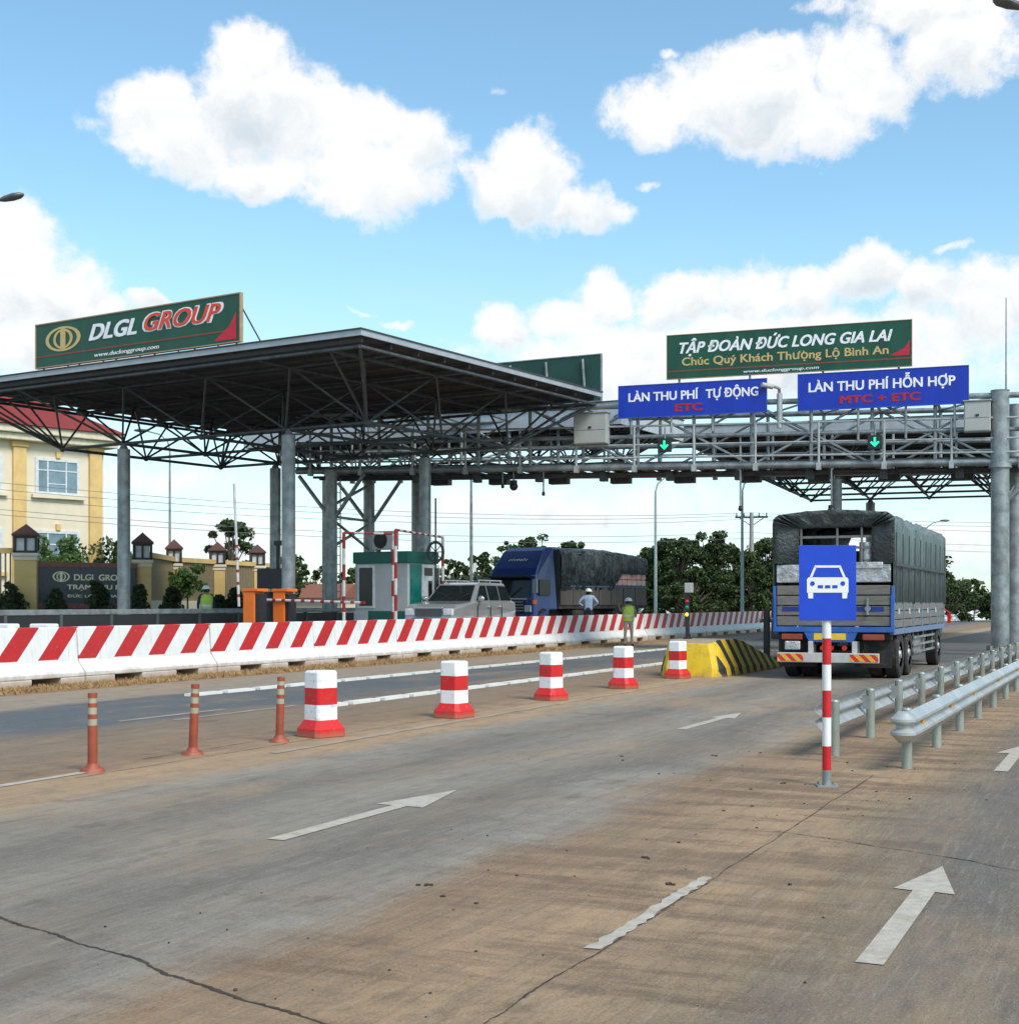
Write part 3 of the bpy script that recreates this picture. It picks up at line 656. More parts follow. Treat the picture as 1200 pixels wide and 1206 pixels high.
canopy('big flat canopy on round grey columns over the toll booth, billboard on its front edge', (-3.78, 35.6, 0), 32.4, 16.5, 12.6, [-14.9, -12.05, -8.6, -5.2, -2.2], [3.05, 6.7, 10.4], [(-5.1, 3.05), (-12.0, 3.05), (-5.5, 10.4), (-12.2, 10.4)], 8.5, 6.67, LZ, fh=.10, colr=.2)
canopy('far canopy behind the loaded truck, seen under the sign gantry', (23.0, 49.6, 0), 20, 17.5, 20, [-14.5, -11.6, -8.8, -5.9, -3.0], [3.0, 6.5, 10, 13.5, 17], [(-11.6, 3.2), (-11.6, 17), (-3.6, 3.2), (-3.6, 17)], 8.5, 6.75, 0, fh=.4)
f3 = mat('pale ribbed fascia', (.50, .54, .57), .5, .2, .1, 6, stretch=(6, 1, .1))
canopy('narrow canopy with pale ribbed edge standing behind the billboarded canopy', (3.87, 49.1, 0), 28, 16.5, 6, [-14, -11.5, -9, -6.5, -4, -1.8], [1.5, 4.3], [(-10.2, 3), (-14.6, 3)], 8.62, 7.0, LZ, fh=.75, fasc=f3)

# ---- billboards
dgreen = mat('dark green billboard vinyl', (.005, .072, .038), .4, 0, .2, 1.0, dirt=.3, dirtcol=(.02, .10, .06), stretch=(2, 1, .6)); dgreenb = mat('billboard back', (.012, .06, .045), .5, 0, .2, 1)
gold = mat('gold lettering', (.62, .44, .17), .4, .2, .1, 8); wlet = mat('white lettering', (.85, .85, .85), .4); rlet = mat('red orange lettering', (.75, .06, .02), .4)
redtri = mat('crimson corner', (.55, .01, .03), .4); brownf = mat('dark red line', (.22, .06, .03), .5)
def logo(mb, cx, cz, rx, rz, y, m):
    def ring(a, b, a2, b2):
        k = 28; vs = []
        for i in range(k):
            t = 2*math.pi*i/k; vs += [(cx+a*math.cos(t), y, cz+b*math.sin(t)), (cx+a2*math.cos(t), y, cz+b2*math.sin(t))]
        vs2 = [(v[0], y-.01, v[2]) for v in vs]; n = len(vs)
        fs = [(2*i, 2*((i+1) % k), 2*((i+1) % k)+1, 2*i+1) for i in range(k)]
        mb.add(vs2, fs, m); mb.add(vs+vs2, [(2*i, 2*((i+1) % k), n+2*((i+1) % k), n+2*i) for i in range(k)], m)
    ring(rx, rz, rx*.80, rz*.84); ring(rx*.55, rz*.80, rx*.40, rz*.64)
    mb.box(cx-rx*.14, cx+rx*.14, y-.012, y, cz-rz*.95, cz+rz*.95, m)
def billboard(name, lab, loc, rz, L, H, build, struts=True, cat='billboard', faceback=False):
    th = thing(name, lab, cat, loc, rz)
    mb = MB(); mb.box(0, L, 0, .08, 0, H); mb.build('panel', dgreenb if faceback else dgreen, th)
    mb = MB(); e = .035
    mb.box(-e, L+e, -.02, .10, -e, -.001); mb.box(-e, L+e, -.02, .10, H+.001, H+e); mb.box(-e, -.001, -.02, .10, 0, H); mb.box(L+.001, L+e, -.02, .10, 0, H)
    mb.build('frame', mat('billboard frame', (.38, .25, .14), .5) if not faceback else galv, th)
    if build:
        mb = MB(); mats = build(mb, L, H); mb.build('lettering', mats, th)
    return th
def dlgl(mb, L, H):
    y = -.004
    logo(mb, L*.145, H*.60, L*.093, H*.29, y, 1)
    text(mb, 'DLGL', L*.285, L*.52, H*.47, H*.84, y-.006, 0, .35, .06)
    text(mb, 'GROUP', L*.555, L*.925, H*.485, H*.90, y-.001, 0, .35, .075)
    text(mb, 'GROUP', L*.562, L*.918, H*.50, H*.885, y-.014, 2, .35, .03)
    mb.box(.02, L*.985, y-.006, y, H*.225, H*.26, 4)
    text(mb, 'www.duclonggroup.com', L*.31, L*.63, H*.07, H*.165, y, 0, .2, .02)
    mb.prism([(L*.885, H*.05), (L*.985, H*.05), (L*.985, H*.62), (L*.955, H*.34)], y-.007, y, 'y', 3)
    return [wlet, gold, rlet, redtri, brownf]
cc = math.cos(R(32.4)); sn = math.sin(R(32.4))
def can1(x, y, z): return Vector((-3.78 + cc*x + sn*y, 35.6 - sn*x + cc*y, z))
bb = billboard('billboard', 'green billboard reading DLGL GROUP on the front edge of the big canopy', can1(-12.4, -.02, 8.68), R(-32.4), 8.27, 1.27, dlgl)
mb = MB()
for k in range(6): x = .2+k*1.57; mb.tube((x, .12, -.1), (x, .12, 1.25), .03); mb.tube((x, .12, 1.2), (x+.05, 1.2, -.06), .022)
mb.build('strut', galvd, bb)
def backb(mb, L, H):
    return []
c3, s3 = math.cos(R(28)), math.sin(R(28))
bb = billboard('billboard', 'back of a plain dark green billboard above the right tip of the big canopy', (3.20-8.3*c3, 49.3+8.3*s3-.05, 8.72), R(-28), 8.3, 1.62, None, faceback=True)
mb = MB()
for k in range(6): x = .5+k*1.45; mb.tube((x, -.06, -.1), (x-.12, -.06, 1.5), .045, seg=6)
mb.build('strut', galv, bb)

# ================================================================== SIGN GANTRY
GK = 1.24
def Z(z): return CH+(z-CH)*GK
GA = 20.0; GO = Vector((14.88, 42.5, 0)); gc, gs = math.cos(R(GA)), math.sin(R(GA))
def GP(x, y, z): return Vector((GO.x+gc*x+gs*y, GO.y-gs*x+gc*y, z))
th = thing('sign_gantry', 'long galvanised steel truss gantry on round columns spanning the toll lanes', 'gantry', GO, R(-GA)); gantry = th
SP = 18.25*GK; DD = 3.1
def gz(x, z): return Z(z) + .02*(-x)
CHORD = []
mb = MB()
for y in (0, DD):
    for z, r in ((5.05, .11), (6.68, .09), (5.85, .07)):
        mb.tube((.9, y, gz(.9, z)), (-SP-1.4, y, gz(-SP-1.4, z)), r, seg=12)
mb.build('chord', galv, th, smooth=True)
mb = MB(); nb = 12; st = SP/nb
for k in range(nb+1):
    x = -k*st
    for y in (0, DD): mb.tube((x, y, gz(x, 5.05)), (x, y, gz(x, 6.68)), .06, seg=8)
    mb.tube((x, 0, gz(x, 5.05)), (x, DD, gz(x, 5.05)), .06, seg=8); mb.tube((x, 0, gz(x, 6.68)), (x, DD, gz(x, 6.68)), .05, seg=8)
    if k < nb:
        x2 = x-st
        for y in (0, DD):
            if k % 2: mb.tube((x, y, gz(x, 5.85)), (x2, y, gz(x2, 6.68)), .04, seg=6); mb.tube((x, y, gz(x, 5.85)), (x2, y, gz(x2, 5.05)), .04, seg=6)
            else: mb.tube((x2, y, gz(x2, 5.85)), (x, y, gz(x, 6.68)), .04, seg=6); mb.tube((x2, y, gz(x2, 5.85)), (x, y, gz(x, 5.05)), .04, seg=6)
        mb.tube((x, 0, gz(x, 6.68)), (x2, DD, gz(x2, 6.68)), .035, seg=6); mb.tube((x, 0, gz(x, 5.05)), (x2, DD, gz(x2, 5.05)), .035, seg=6)
mb.build('bracing', galv, th, smooth=True)
mb = MB(); x = .6
mbw = MB(); a = [(.9, .25), (.9, DD-.25), (-SP-1.6, DD-.25), (-SP-1.6, .25)]
mbw.add([(p, q, gz(p, 5.16)) for p, q in a]+[(p, q, gz(p, 5.20)) for p, q in a], [(3, 2, 1, 0), (4, 5, 6, 7), (0, 1, 5, 4), (1, 2, 6, 5), (2, 3, 7, 6), (3, 0, 4, 7)])
k = 0; x = .8
while x > -SP-1.5:
    mbw.box(x-.05, x+.05, .1, DD-.1, gz(x, 5.02), gz(x, 5.14)); x -= .78
mbw.build('walkway', galvd, th)
mb = MB()
for y in (-.16, DD+.12):
    for z, r in ((5.28, .035), (5.62, .028), (6.12, .035)): mb.tube((.8, y, gz(.8, z)), (-SP-2.0, y, gz(-SP-2.0, z)), r, seg=8)
    x = .6
    while x > -SP-2:
        mb.tube((x, y, gz(x, 4.98)), (x, y, gz(x, 6.14)), .042, seg=8); mb.box(x-.07, x+.07, y-.07, y+.13, gz(x, 4.90), gz(x, 5.08)); x -= 2.0
for yy in (0.0, .65, 1.3, 1.95, DD): mb.tube((-SP-2.0, yy-.1, gz(-SP-2, 5.2)), (-SP-2.0, yy-.1, gz(-SP-2, 6.12)), .025, seg=6)
mb.build('handrail', zinc, th, smooth=True)
# pipes and cable trays under the walkway
mb = MB()
for (y, r) in ((.9, .05), (1.4, .07), (1.9, .045)): mb.tube((.5, y, gz(.5, 4.95)), (-SP-1.2, y, gz(-SP, 4.95)), r, seg=8)
for k in range(9):
    x = -1.2-k*2.3; mb.box(x-.35, x+.35, DD-.35, DD+.05, gz(x, 4.80), gz(x, 4.96)); mb.box(x-.12, x+.12, .6, .9, gz(x, 4.72), gz(x, 4.96))
mb.build('cable_tray', galvd, th)
for (x, y, top, r) in ((0, 0, 6.78, .27), (.42, DD, 6.75, .25), (-SP, 0, 5.05, .21), (-SP, DD, 5.05, .21)):
    g0 = 0 if x > -5 else LZ; tp = gz(x, top)
    mb = MB(); mb.tube((x, y, g0), (x, y, tp), r, seg=22); mb.tube((x, y, g0), (x, y, g0+.04), r*1.7, seg=22); mb.tube((x, y, tp), (x, y, tp+.03), r*1.05, seg=22)
    mb.tube((x, y, gz(x, 4.9)), (x, y, gz(x, 5.0)), r*1.25, seg=22)
    for k in range(8): mb.box(-.01, .01, r, r+.13, g0+.04, g0+.3, M=Matrix.Translation((x, y, 0)) @ Matrix.Rotation(k*math.pi/4, 4, 'Z'))
    mb.build('column', galv, th, smooth=True)
x = -SP
for a, b, r_ in (((x, 0, Z(4.0)), (x-1.3, 0, Z(5.3)), .07), ((x, DD, Z(4.0)), (x-1.3, DD, Z(5.3)), .07), ((x, 0, Z(3.9)), (x+1.3, 0, Z(5.3)), .07), ((x, DD, Z(3.9)), (x+1.3, DD, Z(5.3)), .07),
                 ((x, 0, Z(4.4)), (x, DD, Z(5.2)), .055), ((x, 0, Z(3.2)), (x, DD, Z(4.0)), .055), ((x+.06, 0, Z(4.0)), (x+.06, DD, Z(3.2)), .055), ((x, 0, Z(4.1)), (x, DD, Z(4.1)), .05),
                 ((0, 0, Z(3.95)), (1.4, 0, Z(5.0)), .08), ((.42, DD, Z(3.95)), (1.5, DD, Z(5.0)), .08), ((0, 0, Z(3.9)), (.4, DD, Z(4.7)), .05)):
    mb = MB(); mb.tube(a, b, r_, seg=8); mb.build('brace', galv, th, smooth=True)
mb = MB()
for yy in (.9, 1.3): mb.tube((x-.3, yy, LZ), (x-.3, yy, Z(6.3)), .022, seg=6)
for k in range(18): mb.tube((x-.3, .9, LZ+.3+k*.33), (x-.3, 1.3, LZ+.3+k*.33), .014, seg=5)
mb.build('ladder', galv, th, smooth=True)
mb = MB(); mb.tube((.17, .2, Z(6.7)), (.17, .2, Z(9.1)), .03, .015, seg=8); mb.tube((.17, .2, Z(6.2)), (.17, .2, Z(6.75)), .055, seg=8); mb.build('lightning_rod', galv, th)

def flat_sign(name, lab, x0, x1, z0, z1, y, m, build, cat='sign', group=None):
    x0 *= GK; x1 *= GK; z0 = Z(z0); z1 = Z(z1); L = x1-x0; H = z1-z0; th = thing(name, lab, cat, GP(x0, y, z0), R(-GA), group)
    mb = MB(); mb.box(0, L, 0, .05, 0, H); mb.build('panel', m, th)
    mb = MB(); e = .02
    mb.box(-e, L+e, -.015, .06, -e, -.001); mb.box(-e, L+e, -.015, .06, H+.001, H+e); mb.box(-e, -.001, -.015, .06, 0, H); mb.box(L+.001, L+e, -.015, .06, 0, H)
    mb.build('frame', mat('sign edge', (.03, .10, .45), .4) if m is blue2 else mat('billboard frame', (.38, .25, .14), .5), th)
    mb = MB(); mats = build(mb, L, H)
    for mi, mm in enumerate(mats):
        sub = MB(); sub.v = mb.v; sub.f = [f for f, q_ in zip(mb.f, mb.m) if q_ == mi]; sub.m = [0]*len(sub.f)
        used = sorted({i for f in sub.f for i in f}); ix = {a: b for b, a in enumerate(used)}; sub.v = [mb.v[i] for i in used]; sub.f = [tuple(ix[i] for i in f) for f in sub.f]
        if sub.f: sub.build(('lettering', 'lettering', 'corner_mark', 'rule_line')[mi], mm, th)
    mb = MB()
    for xx in np.linspace(.4, L-.4, 4): mb.tube((xx, .09, -.55 if H < 1.1 else -1.0), (xx, .09, H*.9), .04, seg=8)
    mb.build('bracket', galv, th)
    return th
blue2 = mat('lane sign blue', (.002, .030, .40), .4, 0, .10, 1.5, dirt=.35, dirtcol=(.02, .06, .34), stretch=(3, 1, .6))
MT['blue sign sheeting2'] = blue2
darkred = mat('dark red lettering', (.42, .012, .015), .5)
def s1(mb, L, H):
    text(mb, 'LÀN THU PHÍ', L*.07, L*.545, H*.50, H*.78, -.002, 0, 0, .045); text(mb, 'TỰ ĐỘNG', L*.60, L*.945, H*.50, H*.78, -.002, 0, 0, .045); text(mb, 'ETC', L*.395, L*.575, H*.13, H*.37, -.002, 1, 0, .06); return [wlet, darkred]
def s2(mb, L, H):
    text(mb, 'LÀN THU PHÍ HỖN HỌP', L*.065, L*.925, H*.50, H*.77, -.002, 0, 0, .045); mb.box(L*.868, L*.878, -.008, -.002, H*.73, H*.82, 0); text(mb, 'MTC + ETC', L*.255, L*.725, H*.14, H*.36, -.002, 1, 0, .06); return [wlet, darkred]
def s3_(mb, L, H):
    y = -.002
    text(mb, 'TẬP ĐOÀN ĐỨC LONG GIA LAI', L*.055, L*.925, H*.575, H*.83, y, 0, .3, .05)
    text(mb, 'Chúc Quý Khách Thưọng Lộ Bình An', L*.065, L*.91, H*.29, H*.48, y, 1, 0, .035); mb.box(L*.570, L*.575, y-.006, y, H*.40, H*.47, 1)
    mb.box(.02, L-.02, y-.006, y, H*.155, H*.185, 3)
    text(mb, 'www.duclonggroup.com', L*.325, L*.635, H*.045, H*.115, y, 0, .2, .02)
    mb.prism([(L*.915, H*.24), (L*.992, H*.24), (L*.992, H*.56), (L*.975, H*.40)], y-.007, y, 'y', 2)
    return [wlet, gold, redtri, brownf]
flat_sign('lane_sign', 'blue sign for the automatic toll lane, ETC in red, on the gantry', -9.58, -5.66, 6.52, 7.36, -.32, blue2, s1, group='blue lane signs on the gantry')
flat_sign('lane_sign', 'blue sign for the mixed toll lane, MTC + ETC in red, on the gantry', -4.85, -.73, 6.50, 7.41, -.32, blue2, s2, group='blue lane signs on the gantry')
flat_sign('billboard', 'green billboard with a travel greeting in gold letters, standing above the gantry', -8.58, -2.16, 7.70, 8.88, 1.3, dgreen, s3_, 'billboard')

# lane arrows
glow = mat('green led arrow', (.02, .5, .3), .4, emit=((.015, 1, .42), .42))
def lane_light(lab, x, z):
    th = thing('lane_light', lab, 'signal', GP(x*GK, -.32, Z(z)), R(-GA), 'green arrow lane lights')
    mb = MB(); mb.box(-.22, .22, -.06, .08, -.22, .22); mb.build('housing', black, th, bevel=.02)
    mb = MB()
    mb.prism([(-.035, .15), (.035, .15), (.035, -.03), (.10, .03), (.145, -.01), (0, -.155), (-.145, -.01), (-.10, .03), (-.035, -.03)], -.075, -.062, 'y'); mb.build('arrow', glow, th)
    mb = MB(); mb.tube((0, .04, .22), (0, .04, .6), .025); mb.build('hanger', galv, th)
lane_light('green down arrow lane light below the automatic lane sign', -8.33, 5.75)
lane_light('green down arrow lane light below the mixed lane sign', -2.95, 5.62)
def cabinet(lab, x, z0, w, h):
    w *= GK; h *= GK; th = thing('equipment_cabinet', lab, 'cabinet', GP(x*GK, -.45, Z(z0)), R(-GA), 'grey equipment cabinets on the gantry')
    mb = MB(); mb.box(-w/2, w/2, 0, .4, 0, h); mb.build('body', greybox, th, bevel=.015)
    mb = MB(); mb.box(-w/2+.03, w/2-.03, -.015, -.002, .03, h*.42); mb.box(-w/2+.03, w/2-.03, -.015, -.002, h*.45, h-.03); mb.build('door', greybox, th, bevel=.006)
    mb = MB(); mb.box(-.05, .05, -.04, -.016, h*.5, h*.56); mb.build('handle', black, th)
    mb = MB(); mb.box(-w/2-.03, w/2+.03, -.05, .45, h+.001, h+.03); mb.build('lid', greybox, th)
cabinet('wide grey equipment cabinet on the gantry beside the automatic lane sign', -10.35, 5.86, .92, .82)
cabinet('grey equipment cabinet on the gantry next to the right column', -.52, 5.78, .62, .74)
# camera on the bent pole between the blue signs
th = thing('gantry_camera', 'bullet camera on a bent arm between the two blue signs', 'camera', GP(-5.35*GK, -.1, Z(6.1)), R(-GA))
mb = MB(); mb.tube((0, 0, 0), (0, 0, 1.1), .09, seg=12); mb.build('pole', zinc, th, smooth=True)
mb = MB(); mb.path([(0, 0, 1.1), (0, -.1, 1.25), (-.25, -.15, 1.35)], .05); mb.build('arm', galv, th)
mb = MB(); mb.tube((-.2, -.15, 1.3), (-.5, -.4, 1.35), .08, seg=12); mb.build('camera_body', greybox, th, smooth=True)
# cameras hanging under the gantry
for i, (px, dy, r, l) in enumerate(((592, .42, .05, 'small dome camera under the gantry left of the floodlight'), (605, .42, .12, 'large round black camera hanging under the gantry'), (640, .66, .05, 'camera on a thin drop pole under the gantry'), (872, .95, .06, 'camera on the long pale drop pole under the gantry'), (979, 1.05, .10, 'black camera hanging below the gantry above the loaded truck'))):
    Y = 48.3-(px-592)*.0105; p = AT(px, Y, Z(5.25) if px < 700 else Z(5.0)); dy *= GK; r *= GK
    th = thing('hanging_camera', l, 'camera', p, R(-GA), 'cameras hanging under the gantry')
    up = 1.3 if px == 872 else .1
    mb = MB(); mb.tube((0, 0, up), (0, 0, -dy+r), .028 if px != 872 else .035, seg=8); mb.build('drop_pole', zinc if px == 872 else galv, th)
    mb = MB(); mb.sphere((0, 0, -dy), r, 12, 8); mb.tube((0, 0, -dy+r*.5), (0, 0, -dy+r*1.4), r*.8, seg=12); mb.build('camera_body', black, th, smooth=True)

# ================================================================== REAR VIEW TRUCK
tarp = mat('dark tarpaulin', (.04, .052, .052), .55, 0, .3, 1.5, 1.0, 14, col2=(.085, .105, .105), dirt=.5, dirtcol=(.15, .13, .11), bdist=.06)
tarps = mat('faded side tarpaulin', (.12, .165, .165), .6, 0, .3, 2.0, .8, 5, dirt=.5, dirtcol=(.19, .19, .175), stretch=(1, 2.2, .5), bdist=.10)
tblue = mat('truck blue paint', (.02, .11, .40), .45, 0, .12, 4, dirt=.6, dirtcol=(.14, .14, .16))
alu = mat('dull body board', (.19, .175, .155), .45, .3, .2, 3, dirt=.6, dirtcol=(.16, .12, .09), stretch=(1, 1, 6))
silver = mat('shiny folded sheet', (.50, .51, .51), .3, .5, .3, 3, 1.0, 7, dirt=.4, bdist=.05)
chas = mat('dirty chassis', (.045, .042, .04), .7, .1, .4, 5, dirt=.6, dirtcol=(.17, .11, .07))
tail = mat('tail lamp', (.28, .05, .03), .3)
def wheel(parent, x, y, r=.5, w=.28, rimm=None, dual=0):
    mb = MB(); s = 1 if x > 0 else -1
    rings = []
    for (dx, rr_) in ((0, r*.55), (0, r*.93), (.03, r), (w-.03, r), (w, r*.93), (w, r*.55)):
        rings.append([Vector((x-s*dx, y+rr_*math.cos(2*math.pi*i/28), r+rr_*math.sin(2*math.pi*i/28))) for i in range(28)])
    mb.loft(rings, cap=False)
    wh = mb.build('wheel', rubber, parent, smooth=True)
    mb = MB(); mb.tube((x-s*.05, y, r), (x-s*(w-.02), y, r), r*.56, seg=24); mb.tube((x-s*.05, y, r), (x+s*.01, y, r), r*.22, r*.16, seg=14)
    for k in range(8):
        a = k*math.pi/4; mb.tube((x-s*.05, y+r*.36*math.cos(a), r+r*.36*math.sin(a)), (x-s*.03, y+r*.36*math.cos(a), r+r*.36*math.sin(a)), .03, seg=6)
    o = mb.build('rim', rimm or mat('wheel rim', (.38, .38, .37), .5, .3, .2, 4, dirt=.6, dirtcol=(.2, .13, .08)), wh, smooth=True); return wh
TA = 23.5; u_ = Vector((math.sin(R(TA)), math.cos(R(TA)), 0)); v_ = Vector((math.cos(R(TA)), -math.sin(R(TA)), 0))
Yr = 28.6; corner = Vector((.2739*Yr, Yr, 0)); org = corner - v_*1.225
th = thing('cargo_truck', 'loaded truck seen from behind under a dark tarpaulin, blue frame and yellow plate', 'truck', org, R(-TA)); T = th
HW = 1.225; BL_ = 9.0
def archring(y, w, z0, zt, r=.20, rise=.07, sag=0):
    pts = [(-w, z0)]
    for i in range(7): t = math.pi-i*math.pi/12; pts.append((-w+r+r*math.cos(t), zt-r+r*math.sin(t)))
    for i in range(1, 8): f = i/8; pts.append((-w+r+(2*w-2*r)*f, zt+rise*math.sin(math.pi*f)-sag))
    for i in range(6, -1, -1): t = i*math.pi/12; pts.append((w-r+r*math.cos(t), zt-r+r*math.sin(t)))
    pts.append((w, z0)); return [Vector((x, y, z)) for x, z in pts]
mb = MB(); rings = []; rj = random.Random(5); nst = 37
for i in range(nst):
    y = BL_*i/(nst-1); bow = (i % 6 == 0); ring = archring(y, HW+.03-(0 if bow else .05), 1.60, 3.46-(0 if bow else .07), sag=.0)
    ring = [v+Vector((rj.uniform(-.03, .022), 0, rj.uniform(-.025, .02))) for v in ring]; rings.append(ring)
mb.loft(rings, closed=False, cap=False)
o = mb.build('tarpaulin', tarps, th, smooth=True); sm = o.modifiers.new('s', 'SOLIDIFY'); sm.thickness = .015
# seam lines and ropes over the side
mb = MB()
for x in (-HW-.045, HW+.045):
    mb.box(x-.012, x+.012, .05, BL_, 2.36, 2.42)
    for i in range(0, 10): y = .1+i*BL_/9.4; mb.tube((x, y, 1.58), (x, y+.03, 3.05), .012, seg=5)
mb.build('rope', mat('rope', (.06, .07, .07), .8), th)
# rear hood: gathered tarpaulin round the opening
out = archring(-.03, HW+.03, 2.42, 3.46); k = len(out)
inn = []
for p in out:
    x = max(-.72, min(.78, p.x*.60+.02)); z = 3.16 if p.z > 3.16 else max(2.42, min(3.14, p.z)); inn.append(Vector((x, .10, z)))
mid = []
for i, (a, b) in enumerate(zip(out, inn)): mid.append(a.lerp(b, .5)+Vector((0, .06 if i % 2 else -.06, 0)))
rings = [out, [a.lerp(b, .25)+Vector((0, (.05 if i % 2 else -.07), 0)) for i, (a, b) in enumerate(zip(out, inn))], mid, [a.lerp(b, .8)+Vector((0, (.02 if i % 2 else -.04), 0)) for i, (a, b) in enumerate(zip(out, inn))], inn]
mb = MB(); mb.loft(rings, closed=False, cap=False)
o = mb.build('rear_hood', tarp, th, smooth=True); o.modifiers.new('s', 'SOLIDIFY').thickness = .012
mb = MB()
for z in (2.95, 2.72): mb.box(-.75, .8, .14, .18, z, z+.05)
for x in (.05, .55, -.7): mb.box(x, x+.04, .12, .16, 2.4, 3.2)
mb.build('hoop_frame', mat('hood frame steel', (.2, .2, .19), .6, .2), th)
mb = MB(); mb.box(-1.1, 1.1, .7, 8.6, 1.15, 2.35); mb.box(-.9, .5, .8, 7, 2.36, 2.7); mb.build('load', mat('dark load', (.025, .024, .022), .9), th, bevel=.05)
mb = MB(); mb.tube((.66, .33, 2.40), (.66, .33, 2.86), .17, seg=16)
for z in (2.5, 2.62, 2.74): mb.tube((.66, .33, z), (.66, .33, z+.02), .18, seg=16)
mb.build('metal_can', silver, th, smooth=True)
mb = MB(); mb.box(-HW+.05, HW-.05, -.01, .05, 2.02, 2.40); mb.box(.1, HW-.2, -.05, .0, 2.3, 2.44); mb.build('folded_sheet', silver, th, bevel=.02)
# tailgate
mb = MB()
for i in range(4): mb.box(-HW+.06, HW-.06, -.02, .04, 1.12+i*.215, 1.12+i*.215+.195)
mb.build('tailgate', alu, th, bevel=.012)
mb = MB()
for x in (-HW+.0, HW-.05): mb.box(x, x+.05, -.05, .05, 1.08, 1.75)
mb.box(-HW, HW, -.06, .05, .99, 1.10)
mb.build('tailgate_frame', tblue, th, bevel=.008)
for x0 in (-1.05, .42):
    m_ = MB(); m_.box(x0, x0+.62, -.028, -.022, 1.42, 1.52); m_.build('blue_stripe', mat('dark blue stripe', (.01, .03, .2), .5), th)
for x0 in (-.42, .72):
    m_ = MB(); m_.tube((x0, -.07, 1.48), (x0, -.02, 1.48), .06, seg=12); m_.box(x0-.02, x0+.02, -.08, -.02, 1.35, 1.7); m_.build('latch', galv, th)
# side boards
for s in (-1, 1):
    mb = MB(); n_ = 6
    for i in range(n_):
        y0 = .08+i*BL_/n_; y1 = y0+BL_/n_-.09
        for j in range(3): mb.box(*sorted((s*HW, s*(HW-.04))), y0, y1, 1.08+j*.18, 1.08+j*.18+.165)
    mb.build('side_board', alu, th, bevel=.008)
    mb = MB()
    for i in range(n_+1):
        y0 = i*BL_/n_-.01; mb.box(*sorted((s*(HW+.015), s*(HW-.05))), y0, y0+.08, .98, 1.62)
    mb.box(*sorted((s*(HW+.01), s*(HW-.08))), .08, BL_, .94, 1.06); mb.build('side_frame', tblue if s < 0 else mat('grey blue frame', (.13, .2, .33), .5, dirt=.6, dirtcol=(.2, .17, .13)), th, bevel=.006)
    mb = MB(); mb.box(*sorted((s*(HW+.02), s*(HW-.04))), -.03, .10, .98, 1.95); mb.build('corner_post', tblue, th, bevel=.01)
    for i in range(5):
        mb = MB(); mb.box(*sorted((s*(HW+.002), s*(HW+.008))), .7+i*1.6, .9+i*1.6, 1.36, 1.48); mb.build('side_mark', mat('dull white mark', (.5, .5, .5), .6), th)
# chassis, lights, bumper
mb = MB(); mb.box(-.45, -.33, .1, 11, .72, .96); mb.box(.33, .45, .1, 11, .72, .96)
for y in (.2, 1.4, 2.8, 4.2, 5.6, 7): mb.box(-HW+.05, HW-.05, y, y+.1, .84, .97)
mb.box(-.5, .5, .5, 3.3, .42, .6)
mb.build('chassis', chas, th)
mb = MB(); mb.prism([(-.60, 1.0), (.52, 1.0), (.42, .78), (-.48, .78)], -.05, .0, 'y'); mb.build('plate_bracket', tblue, th, bevel=.01)
mb = MB(); mb.box(-.38, .28, -.066, -.052, .83, .965); mb.build('number_plate', mat('yellow plate', (.75, .48, .03), .4), th)
for s in (-1, 1):
    mb = MB(); mb.box(*sorted((s*.62, s*1.05)), -.09, .0, .83, .95); mb.build('tail_light', tail, th, bevel=.015)
mb = MB(); mb.box(-.98, -.66, -.12, -.02, .62, .80); mb.build('work_lamp', silver, th, bevel=.02)
mb = MB(); mb.tube((-.2, -.08, .66), (-.2, -.0, .66), .05, seg=10); mb.tube((.25, -.08, .66), (.25, 0, .66), .05, seg=10); mb.tube((-.02, -.08, .66), (-.02, 0, .66), .05, seg=10); mb.build('round_lamp', mat('red lens', (.5, .02, .02), .3), th)
mb = MB(); mb.box(-1.13, .96, -.16, -.06, .36, .56); mb.box(-.5, -.4, -.06, .3, .45, .8); mb.box(.4, .5, -.06, .3, .45, .8); mb.build('bumper', mat('pale bumper', (.5, .49, .46), .5, dirt=.5), th, bevel=.01)
def hz_mat():
    m = bpy.data.materials.new('reflective chevrons'); m.use_nodes = True; n = NT(m.node_tree); b = m.node_tree.nodes['Principled BSDF']
    tc = n.new('ShaderNodeTexCoord'); o = n.sep(tc.outputs['Object'])
    ph = n.m('FRACT', n.m('ADD', n.m('MULTIPLY', n.m('ADD', o[0], o[2]), 4.6), 20.0)); n.put(b.inputs['Base Color'], n.mix(n.m('LESS_THAN', ph, .5), (.75, .4, .03), (.6, .03, .03))); b.inputs['Roughness'].default_value = .35
    return m
hzm = hz_mat()
for a, b in ((-1.12, -.58), (.38, .95)):
    mb = MB(); mb.box(a, b, -.166, -.161, .385, .535); mb.build('hazard_strip', hzm, th)
for a, b in ((-1.15, -.4), (.4, 1.15)):
    mb = MB(); mb.box(a, b, .32, .34, .25, .9); mb.build('mud_flap', rubber, th)
